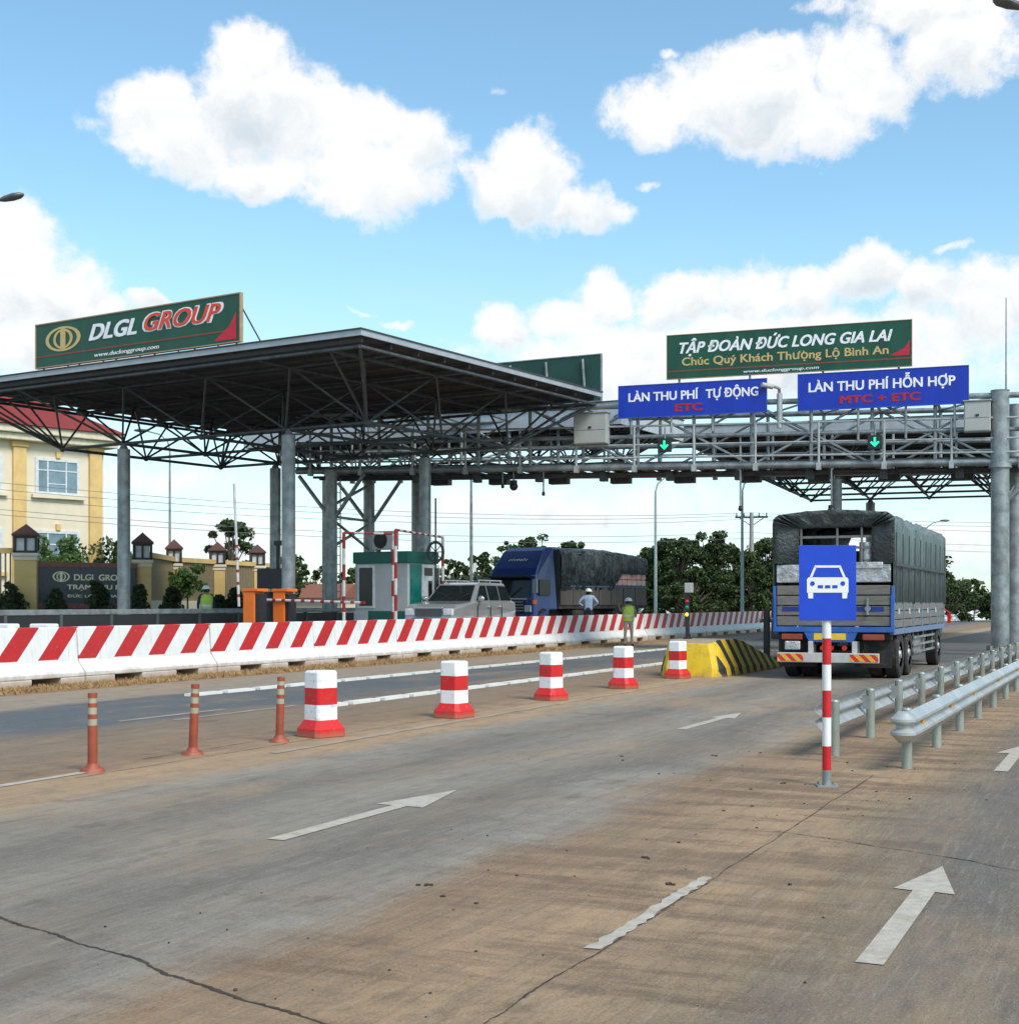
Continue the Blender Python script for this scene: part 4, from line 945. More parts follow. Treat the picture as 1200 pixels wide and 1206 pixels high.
for s in (-1, 1):
    for y in (1.25, 2.6, 8.1): wheel(th, s*1.2, y)
    for y in (1.25, 2.6): wheel(th, s*.86, y)
    mb = MB(); mb.box(*sorted((s*.55, s*1.15)), 3.6, 4.9, .38, .85); mb.build('side_box', mat('grimy side box', (.28, .28, .27), .5, .3, .2, 4, dirt=.7, dirtcol=(.13, .1, .07)), th, bevel=.04)
    mb = MB()
    for z in (.45, .62, .79): mb.box(*sorted((s*1.17, s*1.2)), 3.4, 7.2, z, z+.05)
    for y in (3.5, 5.3, 7.1): mb.box(*sorted((s*1.13, s*1.165)), y, y+.06, .42, .95)
    mb.build('side_guard', galv, th)
    mb = MB(); mb.prism([(y, .9+.1*math.sin(math.pi*(y-.7)/1.1)) for y in np.linspace(.7, 1.8, 7)]+[(y, .88+.1*math.sin(math.pi*(y-.7)/1.1)) for y in np.linspace(1.8, .7, 7)], *sorted((s*.8, s*1.21)), 'x'); mb.build('mudguard', chas, th)
mb = MB(); mb.hull([(9.1, .7, 1.0), (9.1, 2.55, 1.0), (9.4, 2.75, .95), (10.3, 2.7, .95), (10.7, 1.75, 1.0), (10.75, .7, 1.0)]); mb.build('cab', mat('grey blue cab', (.06, .08, .11), .5), th, bevel=.05)
for s in (-1, 1):
    mb = MB(); mb.path([(s*1.0, 10.4, 1.5), (s*1.25, 10.3, 1.3)], .02); mb.box(*sorted((s*1.18, s*1.27)), 10.22, 10.3, 1.05, 1.3); mb.build('mirror', red, th)

# ================================================================== BLUE TRUCK WITH CAB FACING
tb2 = mat('deep blue cab paint', (.014, .045, .21), .35, 0, .15, 3, dirt=.3, dirtcol=(.08, .09, .12), coat=.3)
tarp2 = mat('wrinkled black tarpaulin', (.03, .042, .046), .42, 0, .3, 2, 1.0, 3, col2=(.10, .13, .14), stretch=(1, 1.6, .6), bdist=.35)
A2 = 37.0
th = thing('lorry', 'blue cab lorry facing the camera with a black tarpaulin over its load', 'truck', AT(627.5, 56.6, LZ) + Vector((-1.2*math.cos(R(A2)), 1.2*math.sin(R(A2)), 0)), R(-A2)); T2 = th
mb = MB(); mb.hull([(0.0, .5, 1.2), (0.0, 1.35, 1.22), (.12, 2.15, 1.18), (.35, 2.62, 1.12), (.95, 3.35, 1.0), (1.3, 3.5, 1.0), (1.75, 3.5, 1.0), (1.75, .9, 1.2), (1.2, .9, 1.2), (1.0, .5, 1.2)]); mb.build('cab', tb2, th, bevel=.06)
mb = MB(); mb.add([(-1.08, -.03, 1.42), (1.08, -.03, 1.42), (1.0, .105, 2.22), (-1.0, .105, 2.22)], [(0, 1, 2, 3)]); o = mb.build('windscreen', glass, th); o.modifiers.new('s', 'SOLIDIFY').thickness = .03
mb = MB(); mb.box(-1.15, 1.15, -.30, -.02, 2.24, 2.32); mb.build('sun_visor', black, th, bevel=.02)
mb = MB(); mb.box(-.8, .8, -.05, -.005, .78, 1.3); mb.build('grille', black, th, bevel=.02)
mb = MB(); mb.box(-1.22, 1.22, -.16, .1, .38, .72); mb.build('bumper', tb2, th, bevel=.04)
for x in (-.7, .1):
    mb = MB(); mb.tube((x, -.06, 1.44), (x+.55, -.02, 1.85), .016, seg=5); mb.build('wiper', black, th)
for z in (.86, .98, 1.10, 1.22):
    mb = MB(); mb.box(-.76, .76, -.065, -.052, z, z+.03); mb.build('grille_bar', zinc, th)
mb = MB(); mb.box(-.26, .26, -.175, -.162, .48, .62); mb.build('number_plate', white, th)
mb = MB(); mb.box(-.9, .9, -.03, .02, 1.33, 1.39); mb.build('trim_strip', mat('pale trim', (.5, .5, .45), .4), th)
for s in (-1, 1):
    mb = MB(); mb.box(*sorted((s*.82, s*1.15)), -.09, -.01, .82, 1.1); mb.build('headlight', mat('headlight lens', (.6, .62, .62), .15, .2), th, bevel=.03)
    mb = MB(); mb.box(*sorted((s*1.185, s*1.225)), .42, 1.2, 1.5, 2.15); mb.build('side_window', glass, th)
    mb = MB(); mb.path([(s*1.1, .0, 2.3), (s*1.5, -.2, 2.3), (s*1.5, -.2, 1.6)], .02); mb.box(*sorted((s*1.40, s*1.6)), -.3, -.2, 1.6, 2.15); mb.build('mirror', mat('pale mirror shell', (.25, .3, .35), .3), th)
    mb = MB(); mb.box(*sorted((s*1.21, s*1.26)), -.05, .2, 1.15, 1.32); mb.build('indicator', orange, th)
    wheel(th, s*1.2, .75, .5); wheel(th, s*1.2, 6.4, .5); wheel(th, s*1.2, 7.7, .5)
mb = MB()     # illegible maker's lettering on the wind deflector: low white ridge shapes
for i in range(7): x = -.42+i*.14; mb.tube((x-.05, .60, 2.93), (x+.05, .66, 3.0+.02*(i % 2)), .022, seg=5)
mb.build('emblem', wlet, th)
mb = MB(); mb.box(-1.15, 1.15, 1.85, 8.8, .95, 1.15); mb.box(-.45, .45, .8, 8.7, .65, .95); mb.box(-1.1, -.5, 3, 4.4, .35, .9); mb.box(.5, 1.1, 3, 4.4, .35, .9); mb.build('chassis', chas, th)
mb = MB(); rings = []; rj = random.Random(9)
for i in range(40):
    y = 1.95+6.9*i/39; sag = .35*max(0, (i/39-.62))*1.5; low = 1.75 if i < 22 else 1.75+min(1, (i-22)/5)*.72
    rings.append([v+Vector((rj.uniform(-.04, .05), 0, rj.uniform(-.04, .04))) for v in archring(y, 1.22, low, 3.42-sag, rise=.12)])
mb.loft(rings, closed=False, cap=False); o = mb.build('tarpaulin', tarp2, th, smooth=True); o.modifiers.new('s', 'SOLIDIFY').thickness = .02
mb = MB(); r0 = archring(1.93, 1.2, 1.15, 3.40); mb.add(r0, [tuple(range(len(r0)))]); mb.build('front_sheet', tarp, th)
for s in (-1, 1):
    mb = MB()
    for i in range(7): mb.box(*sorted((s*1.2, s*1.15)), 1.95+i*.98, 1.95+i*.98+.93, 1.1, 1.85)
    mb.build('side_board', mat('brown side board', (.11, .095, .085), .7, 0, .3, 3, dirt=.5, stretch=(1, 5, .5)), th, bevel=.01)
    mb = MB(); mb.box(*sorted((s*1.22, s*1.17)), 1.95, 8.8, 1.86, 1.93); mb.build('top_rail', mat('blue grey rail', (.06, .10, .17), .5), th)
mb = MB(); mb.box(-1.1, 1.1, 2.2, 8.7, 1.15, 1.9)
mb.build('load', mat('dark load', (.025, .024, .022), .9), th)
mb = MB(); rj = random.Random(2)
for i in range(16): y = 5.6+(i % 8)*.4; z = 1.95+(i//8)*.27; mb.box(-1.05, 1.17, y+.02, y+.37, z, z+.26)
mb.build('sacks', mat('pale sacks', (.70, .66, .62), .8, 0, .3, 1.2, col2=(.70, .30, .28)), th, bevel=.05)

# ================================================================== SILVER SUV
sil = mat('silver car paint', (.36, .375, .38), .22, .45, .02, 2, coat=.6); A3 = 24.3
th = thing('suv', 'silver sport utility car with roof rails coming through the toll lane', 'car', AT(505, 43.6, LZ), R(-A3)); sc = 1.0
mb = MB(); mb.hull([(.0, .42, .80), (-.02, .70, .86), (.03, 1.02, .86), (.35, 1.16, .88), (1.25, 1.24, .92), (1.45, 1.26, .93), (4.55, 1.24, .92), (4.68, .95, .90), (4.65, .42, .86), (3.9, .36, .93), (.9, .36, .93)]); mb.build('body', sil, th, bevel=.06)
mb = MB(); mb.hull([(1.35, 1.22, .86), (2.05, 1.80, .70), (2.4, 1.86, .70), (4.1, 1.84, .70), (4.5, 1.22, .86)]); mb.build('roof', sil, th, bevel=.05)
mb = MB(); mb.add([(-.76, 1.385, 1.27), (.76, 1.385, 1.27), (.63, 1.985, 1.765), (-.63, 1.985, 1.765)], [(0, 1, 2, 3)]); o = mb.build('windscreen', glass, th); o.modifiers.new('s', 'SOLIDIFY').thickness = -.025
for s in (-1, 1):
    def W_(y, z): w = .86-(z-1.22)/.62*.16+.012; return (s*w, y, z)
    for pts in (((1.66, 1.28), (2.55, 1.28), (2.55, 1.76), (2.16, 1.76)), ((2.64, 1.28), (3.42, 1.28), (3.42, 1.76), (2.64, 1.76)), ((3.5, 1.28), (4.32, 1.28), (4.10, 1.74), (3.5, 1.76))):
        mb = MB(); mb.add([W_(*p) for p in pts], [(0, 1, 2, 3)]); o = mb.build('side_window', glass, th); o.modifiers.new('s', 'SOLIDIFY').thickness = .012
    mb = MB(); mb.tube((s*.60, 2.3, 1.93), (s*.60, 4.1, 1.93), .022, seg=8)
    for y in (2.35, 3.2, 4.05): mb.tube((s*.60, y, 1.84), (s*.60, y, 1.93), .02, seg=6)
    mb.build('roof_rail', zinc, th)
    mb = MB(); mb.box(*sorted((s*.50, s*.84)), -.035, .10, .80, 1.02); mb.build('headlight', mat('clear headlight', (.75, .78, .8), .1, .3), th, bevel=.03)
    mb = MB(); mb.sphere((s*1.02, 1.65, 1.33), .13, 10, 8, sc=(.9, .6, .75)); mb.build('mirror', sil, th, smooth=True)
    for y in (.92, 3.72): wheel(th, s*.90, y, .37, .24, mat('alloy rim', (.45, .45, .45), .35, .6))
mb = MB()
for i in range(4): mb.box(-.46, .46, -.05, .0, .78+i*.065, .78+i*.065+.045)
mb.build('grille', mat('chrome dark grille', (.12, .12, .12), .3, .5), th)
mb = MB(); mb.box(-.86, .86, -.07, .1, .42, .72); mb.build('bumper', sil, th, bevel=.05)
mb = MB(); mb.box(-.24, .24, -.085, -.072, .52, .63); mb.build('number_plate', white, th)
for s in (-1, 1):
    for y in (1.62, 2.60, 3.46):
        mb = MB(); mb.box(*sorted((s*.90, s*.926)), y, y+.018, .50, 1.22); mb.build('door_seam', black, th)
    mb = MB(); mb.box(*sorted((s*.90, s*.945)), 1.4, 3.3, .55, .66); mb.build('door_trim', black, th, bevel=.01)
    for y in (2.42, 3.30):
        mb = MB(); mb.box(*sorted((s*.90, s*.95)), y-.09, y+.09, 1.06, 1.10); mb.build('door_handle', zinc, th)
    mb = MB(); mb.box(*sorted((s*.58, s*.80)), -.085, -.065, .50, .60); mb.build('fog_lamp', glass, th)
mb = MB(); mb.box(-.5, .5, -.06, .0, 1.03, 1.07); mb.build('bonnet_trim', zinc, th)
mb = MB(); mb.box(-.55, .55, -.085, -.071, .66, .72); mb.build('bumper_slot', black, th)
for x in (-.35, .25):
    mb = MB(); mb.tube((x, 1.36, 1.27), (x+.38, 1.60, 1.50), .012, seg=5); mb.build('wiper', black, th)

# ================================================================== PEOPLE
skin = mat('skin', (.30, .16, .09), .6); hairm = mat('black hair', (.012, .01, .01), .7)
def person(lab, loc, rz, shirt, trousers, joints, helmet, vest=None, sleeve=True):
    th = thing('person', lab, 'person', loc, rz)
    J = dict(pel=(0, 0, .95), wa=(0, 0, 1.10), ch=(0, 0, 1.33), nk=(0, 0, 1.50), hd=(0, -.015, 1.60), tp=(0, -.01, 1.70),
             shl=(-.19, 0, 1.42), ell=(-.27, .03, 1.14), wrl=(-.27, -.06, .90), hal=(-.27, -.08, .82), shr=(.19, 0, 1.42), elr=(.27, .03, 1.14), wrr=(.27, -.06, .90), har=(.27, -.08, .82),
             hil=(-.10, 0, .90), knl=(-.12, -.02, .50), anl=(-.13, .02, .09), tol=(-.14, -.15, .04), hir=(.10, 0, .90), knr=(.12, -.02, .50), anr=(.13, .02, .09), tor=(.14, -.15, .04))
    J.update(joints)
    Rr = dict(pel=.155, wa=.135, ch=.16, nk=.06, hd=.095, tp=.075, shl=.075, ell=.05, wrl=.034, hal=.042, shr=.075, elr=.05, wrr=.034, har=.042, hil=.10, knl=.066, anl=.045, tol=.04, hir=.10, knr=.066, anr=.045, tor=.04)
    E = [('pel','wa'),('wa','ch'),('ch','nk'),('nk','hd'),('hd','tp'),('ch','shl'),('shl','ell'),('ell','wrl'),('wrl','hal'),('ch','shr'),('shr','elr'),('elr','wrr'),('wrr','har'),
         ('pel','hil'),('hil','knl'),('knl','anl'),('anl','tol'),('pel','hir'),('hir','knr'),('knr','anr'),('anr','tor')]
    ks = list(J); me = bpy.data.meshes.new('b'); me.from_pydata([J[k] for k in ks], [(ks.index(a), ks.index(b)) for a, b in E], [])
    ob = bpy.data.objects.new('b', me); COL.objects.link(ob); md = ob.modifiers.new('k', 'SKIN'); md.use_smooth_shade = True
    for i, k in enumerate(ks):
        sv = me.skin_vertices[0].data[i]; rx = Rr[k]; sv.radius = (rx, rx*(.72 if k in ('pel', 'wa', 'ch') else 1)); sv.use_root = (k == 'pel')
    ob.modifiers.new('s', 'SUBSURF').levels = 1; bpy.context.view_layer.update()
    m2 = bpy.data.meshes.new_from_object(ob.evaluated_get(bpy.context.evaluated_depsgraph_get())); bpy.data.objects.remove(ob)
    mb = MB(); mb.v = [tuple(v.co) for v in m2.vertices]; mb.f = [tuple(p.vertices) for p in m2.polygons]
    hl = [Vector(J[k]) for k in ('hal', 'har')]; wl = [Vector(J[k]) for k in ('wrl', 'wrr')]
    for p in m2.polygons:
        c = p.center; mi = 0
        if c.z > 1.50 and (c.xy-Vector(J['hd']).xy).length < .14: mi = 2
        elif min((c-h).length for h in hl) < .085: mi = 2
        elif c.z < .10: mi = 3
        elif c.z < .97 and min((c-w).length for w in wl) > .17: mi = 1
        mb.m.append(mi)
    # face, ears, fingers
    h = Vector(J['hd']); n0 = len(mb.f)
    mb.tube(h+Vector((0, -.085, .02)), h+Vector((0, -.118, -.012)), .010, .016, 6, 2)
    for s in (-1, 1): mb.sphere(h+Vector((s*.10, 0, .0)), .028, 8, 5, 2, (.4, .7, 1)); mb.sphere(h+Vector((s*.035, -.088, .028)), .012, 6, 4, 4)
    mb.box(h.x-.025, h.x+.025, h.y-.103, h.y-.088, h.z-.052, h.z-.042, 4)
    for hand, wr in zip(hl, wl):
        dd = (hand-wr).normalized(); sd_ = dd.cross(Vector((0, 1, 0))).normalized()
        for i, L in enumerate((.062, .075, .078, .068)):
            b_ = hand+dd*.03+sd_*(i-1.5)*.02; mb.tube(b_, b_+dd*L*.55, .010, .009, 6, 2); mb.tube(b_+dd*L*.55, b_+dd*L+Vector((0, -.025, 0)), .009, .007, 6, 2)
        mb.tube(hand+sd_*.03, hand+sd_*.06+dd*.04, .012, .009, 6, 2)
    bpy.data.meshes.remove(m2)
    mb.build('body', [shirt, trousers, skin, rubber, hairm], th, smooth=True)
    hm = MB(); c = h+Vector((0, .005, .045)); hm.sphere(c, .135, 16, 6, sc=(1, 1.08, .95), half=True); hm.tube(c+Vector((0, -.02, -.002)), c+Vector((0, -.02, .012)), .155, .145, 16); hm.build('helmet', helmet, th, smooth=True)
    hr = MB(); hr.sphere(h+Vector((0, .018, .012)), .105, 12, 8, sc=(.98, .95, 1.0)); hr.build('hair', hairm, th, smooth=True)
    if vest:
        v = MB(); w, d_ = .215, .165
        rg = [[Vector((math.cos(2*math.pi*i/20)*a, math.sin(2*math.pi*i/20)*b+J['ch'][1]*(z-.95)/.4, z)) for i in range(20)] for z, a, b in ((.92, .205, .15), (1.1, .195, .145), (1.3, .225, .155), (1.42, .215, .14), (1.48, .13, .09))]
        v.loft(rg, closed=True, cap=False); v.build('vest', vest, th, smooth=True)
        v = MB(); v.loft([[Vector((math.cos(2*math.pi*i/20)*.208, math.sin(2*math.pi*i/20)*.155, z)) for i in range(20)] for z in (1.08, 1.13)], cap=False); v.build('reflective_band', mat('silver band', (.7, .7, .7), .3), th, smooth=True)
    return th
whel = mat('white helmet', (.82, .82, .80), .3); lb = mat('light blue shirt', (.34, .45, .62), .8, 0, .1, 8); navy = mat('navy trousers', (.02, .025, .05), .8); tanc = mat('khaki cloth', (.42, .36, .27), .85, 0, .15, 8)
camo = mat('camouflage jacket', (.10, .10, .06), .85, 0, .4, 14, col2=(.34, .30, .22)); lime = mat('lime vest', (.42, .62, .06), .6, 0, .1, 5, col2=(.55, .72, .12))
person('man in light blue shirt and white helmet behind the striped barrier, hands on hips', AT(693, 55.0, LZ), R(170), lb, navy,
       dict(ell=(-.38, .06, 1.20), wrl=(-.20, -.04, 1.05), hal=(-.15, -.06, 1.02), elr=(.38, .06, 1.20), wrr=(.20, -.04, 1.05), har=(.15, -.06, 1.02)), whel)
person('worker in lime vest and white helmet standing in front of the striped barrier, hand raised', AT(740, 50.6, .02), R(12), camo, tanc,
       dict(ell=(-.33, -.12, 1.26), wrl=(-.42, -.25, 1.42), hal=(-.43, -.28, 1.49), elr=(.27, -.06, 1.16), wrr=(.20, -.26, 1.08), har=(.17, -.33, 1.08)), whel, lime)
person('guard in dark clothes and lime vest beside the dark rail, left of the raised boom', AT(243, 45.5, LZ), R(30), navy, navy, {}, whel, lime)

# ================================================================== TOLL BOOTH
teal = mat('dark green booth band', (.008, .10, .075), .5, 0, .1, 3); tealp = mat('teal glass panel', (.008, .13, .115), .3, 0, .2, 3); boothw = mat('grey booth panel', (.41, .43, .43), .5, 0, .06, 2, dirt=.2); pvc = mat('white booth frame', (.62, .64, .64), .5)
def islandthing(lab, n0, n1, t0, t1):
    mb = MB(); mb.box(n0, n1, t0, t1, LZ-.02, LZ+.18); o = mb.build('toll_island', conc, rz=R(-RA), bevel=.04); tag(o, lab, 'traffic island'); return o
islandthing('raised concrete toll island under the booth and the orange gate cabinets', -23.6, -21.0, 31.0, 50)
BX = 32.4; bo_ = AT(480, 45.2, LZ+.181)
th = thing('toll_booth', 'grey toll booth with dark green roof band under the big canopy', 'booth', bo_, R(-BX)); WB, DB, HB = 2.15, 1.6, 2.69
mb = MB(); mb.box(-WB, 0, 0, DB, .0, HB-.38); mb.build('wall', boothw, th, bevel=.01)
mb = MB(); mb.box(-WB-.06, .06, -.06, DB+.06, HB-.38, HB); mb.build('roof_band', teal, th, bevel=.02)
mb = MB(); mb.box(-WB-.02, .02, -.02, DB+.02, .0, .75); mb.build('base_band', teal, th)
mb = MB(); mb.box(-WB-.022, -WB+.55, -.045, -.022, 0, .75); mb.build('base_panel', boothw, th)
w_ = MB(); w_.box(-WB+.12, -WB+.82, -.03, -.004, .85, HB-.43); w_ = w_.build('window', pvc, th)
g_ = MB(); g_.box(-WB+.20, -WB+.74, -.045, -.032, .92, HB-.52); g_.build('pane', glass, w_)
mb = MB(); mb.box(.004, .03, .12, .72, .8, HB-.42); mb.build('green_panel', tealp, th)
d_ = MB(); d_.box(.004, .03, .78, 1.75, .3, HB-.42); d_ = d_.build('door', pvc, th)
g_ = MB(); g_.box(.032, .045, .88, 1.32, HB-.78, HB-.52); g_.box(.032, .045, 1.1, 1.3, .95, HB-.95); g_.box(.032, .045, 1.45, 1.7, .9, HB-.52); g_.build('pane', glass, d_)
# air conditioner on the booth roof
th = thing('air_conditioner', 'grey air conditioner unit on the toll booth roof', 'air conditioner', bo_+Vector((-.75, -.3+.75, HB)), R(-BX))
mb = MB(); mb.box(-.42, .42, -.16, .16, .06, .66); mb.box(-.35, -.3, -.16, .16, 0, .06); mb.box(.3, .35, -.16, .16, 0, .06); mb.build('casing', boothw, th, bevel=.02)
mb = MB()
for r_ in (.26, .2, .14, .08):
    k = 20; mb.path([(-.08+r_*math.cos(i*2*math.pi/k), -.175, .36+r_*math.sin(i*2*math.pi/k)) for i in range(k+1)], .01, 5)
mb.tube((-.08, -.165, .36), (-.08, -.17, .36), .26, seg=20); mb.build('fan_grille', black, th)
red_shaded = mat('shade-darkened red paint', (.26, .012, .012), .6, 0, .2, 5); white_shaded = mat('shade-greyed white paint', (.48, .48, .47), .6, 0, .15, 5)  # darker copies of the red and white, with shade painted into the colour
# striped height frames beside the booth
def striped_tube(mb, a, b, r, step=.3, start=0):
    a = Vector(a); b = Vector(b); L = (b-a).length; k = max(1, int(L/step))
    for i in range(k): mb.tube(a+(b-a)*(i/k), a+(b-a)*((i+1)/k), r, seg=10, m=(i+start) % 2)
def hframe(lab, p0, p1, H, parts2=True):
    th = thing('height_frame', lab, 'height gauge', p0, 0, 'red and white striped height frames'); q = Vector(p1)-Vector(p0)
    mb = MB(); striped_tube(mb, (0, 0, 0), (0, 0, H), .05, .42); mb.build('post', [red_shaded, white_shaded], th, smooth=True)
    mb = MB(); striped_tube(mb, (q.x, q.y, 0), (q.x, q.y, H), .05, .42, 1); mb.build('post', [red_shaded, white_shaded], th, smooth=True)
    mb = MB(); striped_tube(mb, (0, 0, H), (q.x, q.y, H), .035, .3); mb.build('crossbar', [red_shaded, white_shaded], th, smooth=True)
    return th
hframe('red and white striped height frame left of the toll booth window', AT(405, 41.0, LZ), AT(463, 41.6, LZ), 3.25)
hframe('red and white striped height frame between the toll booth and the silver car', AT(466, 41.2, LZ), AT(521.5, 46.0, LZ), 3.35)
# ring mirror / wheel above the frame
th = thing('round_mirror_post', 'thin dark post with a round wire frame above the toll booth corner', 'post', AT(513, 45.5, LZ), 0)
mb = MB(); mb.tube((0, 0, 0), (0, 0, 4.6), .03, seg=8); mb.build('pole', black, th)
mb = MB(); k = 20; mb.path([(.25*math.cos(i*2*math.pi/k), -.05, 2.85+.32*math.sin(i*2*math.pi/k)) for i in range(k+1)], .045, 6)
for i in range(4): a = i*math.pi/4; mb.tube((-.25*math.cos(a), -.05, 2.85-.32*math.sin(a)), (.25*math.cos(a), -.05, 2.85+.32*math.sin(a)), .015, seg=5)
mb.build('ring', black, th)
# gate cabinets with booms
def gate(lab, p, up):
    th = thing('boom_gate', lab, 'barrier gate', p, R(-30), 'orange boom gate cabinets'); h = 1.32
    mb = MB(); mb.box(-.18, .22, -.2, .2, 0, h); mb.build('cabinet', orange, th, bevel=.02)
    mb = MB(); mb.box(-.20, .34, -.22, .22, h+.001, h+.08); mb.build('lid', orange, th, bevel=.01)
    mb = MB(); mb.box(.221, .33, -.17, .17, .1, h-.06); mb.build('hinge_box', black, th)
    mb = MB()
    if up: a = Vector((-.28, -.24, h-.4)); b = Vector((-.45, -.24, h+2.9))
    else: a = Vector((-.35, -.26, h-.22)); b = Vector((2.75, .0, h-.30))
    n_ = 10
    for i in range(n_): mb.tube(a+(b-a)*(i/n_), a+(b-a)*((i+(.62 if not up else 1-.25*(i < 5)))/n_), .038, seg=8, m=0); 
    for i in range(n_):
        if not up: mb.tube(a+(b-a)*((i+.62)/n_), a+(b-a)*((i+1)/n_), .038, seg=8, m=1)
        elif i < 5: mb.tube(a+(b-a)*((i+.75)/n_), a+(b-a)*((i+1)/n_), .038, seg=8, m=1)
    mb.build('boom', [white_shaded, red_shaded], th, smooth=True)
gate('orange boom gate with its striped arm raised upright', AT(298, 37.5, LZ+.18), True)
gate('orange boom gate with its striped arm lowered across the lane', AT(333, 38.2, LZ+.18), False)
# dark equipment by the columns
th = thing('signal_cabinet', 'dark two-part signal cabinet behind the orange gates', 'cabinet', AT(318, 42.5, LZ+.18), R(-30))
mb = MB(); mb.box(-.35, .55, -.2, .2, 1.45, 2.05); mb.build('display', black, th, bevel=.02)
mb = MB(); mb.box(-.4, .15, -.25, .25, 0, 1.35); mb.build('body', black, th, bevel=.02)
mb = MB(); mb.tube((.3, 0, 0), (.3, 0, 2.9), .05); mb.box(.2, .75, -.06, .06, 2.75, 2.9); mb.build('post', black, th)

# ---- long dark guard rail left of the lanes
th = thing('metal_fence', 'long dark metal crash rail behind the striped barrier at the left', 'crash rail', RD(-26.2, 25, LZ), R(-RA))
dk = mat('dark grey rail', (.10, .11, .11), .5, .2, .2, 3)
mb = MB(); mb.box(-.05, .05, 0, 30, .87, 1.02); mb.build('top_rail', galv, th, bevel=.02)
mb = MB(); mb.box(-.03, .03, 0, 30, .45, .86); mb.build('panel', mat('near black rail', (.025, .027, .028), .5), th)
mb = MB()
for k in range(16): mb.box(-.06, .06, k*2-.05, k*2+.05, 0, .9)
mb.build('post', dk, th)

# ================================================================== OFFICE BUILDING
BA = 42.0
th = thing('office_building', 'cream two storey building with ochre pilasters and red hipped roof', 'building', AT(122, 75, LZ), R(-BA)); OB = th
# local: -y side faces camera-left, +x face visible. wall runs along local y towards negative y
EH = 9.45; LB = 30.0; DP = 14.0
mb = MB(); mb.box(-DP, 0, -LB, 0, 0, EH); mb.build('wall', cream, th)
mb = MB()
for a, b, z0, z1 in ((.0, .55, EH+.001, EH+.35), (.0, .75, EH+.351, EH+.75)): mb.box(-DP-b, b, -LB-b, b, z0, z1)
mb.build('cornice', mat('pale cornice', (.68, .60, .44), .7), th, bevel=.05)
mb = MB(); o_ = .9; z0 = EH+.751; rz_ = z0+4.6
mb.add([(-DP-o_, -LB-o_, z0), (o_, -LB-o_, z0), (o_, o_, z0), (-DP-o_, o_, z0), (-DP/2, -LB+DP/2, rz_), (-DP/2, -DP/2, rz_)], [(0, 1, 4), (1, 2, 5, 4), (2, 3, 5), (3, 0, 4, 5), (3, 2, 1, 0)]); mb.build('roof', tile, th)
for k, y in enumerate((-.55, -4.9, -9.25, -13.6, -17.95, -22.3)):
    mb = MB(); mb.box(0.002, .18, y-.36, y+.36, 0, EH-.3); mb.box(.002, .26, y-.46, y+.46, EH-.299, EH-.001); mb.build('pilaster', ochre, th, bevel=.02)
for k in range(5):
    yc = -2.72-k*4.35
    for zz, hh in ((6.95, 1.6), (2.9, 1.9)):
        w_ = MB(); a, b = yc-1.1, yc+1.1
        w_.box(.003, .07, a-.18, b+.18, zz-.14, zz); w_.box(.003, .07, a-.18, b+.18, zz+hh, zz+hh+.16); w_.box(.003, .07, a-.18, a, zz+.001, zz+hh-.001); w_.box(.003, .07, b, b+.18, zz+.001, zz+hh-.001)
        wo_ = w_.build('window', pvc, th)
        g_ = MB(); g_.box(.004, .03, a+.001, b-.001, zz+.001, zz+hh-.001); g_.build('pane', greyglass, wo_)
        f_ = MB()
        for q in (.24, .72): f_.box(.031, .055, a+(b-a)*q-.04, a+(b-a)*q+.04, zz+.002, zz+hh-.002)
        for q in (.70,): f_.box(.0315, .058, a+.002, b-.002, zz+hh*q-.03, zz+hh*q+.03)
        f_.box(.03, .05, a+.26*(b-a), a+.70*(b-a), zz+.4, zz+.45)
        f_.build('glazing_bar', pvc, wo_)
        s_ = MB(); s_.box(.003, .22, a-.4, b+.4, zz-.34, zz-.15); s_.build('sill', ochre if zz < 3 else cream, wo_)
        s_ = MB(); s_.box(.003, .14, yc-.12, yc+.12, zz+hh+.17, zz+hh+.5); s_.build('keystone', ochre, wo_)

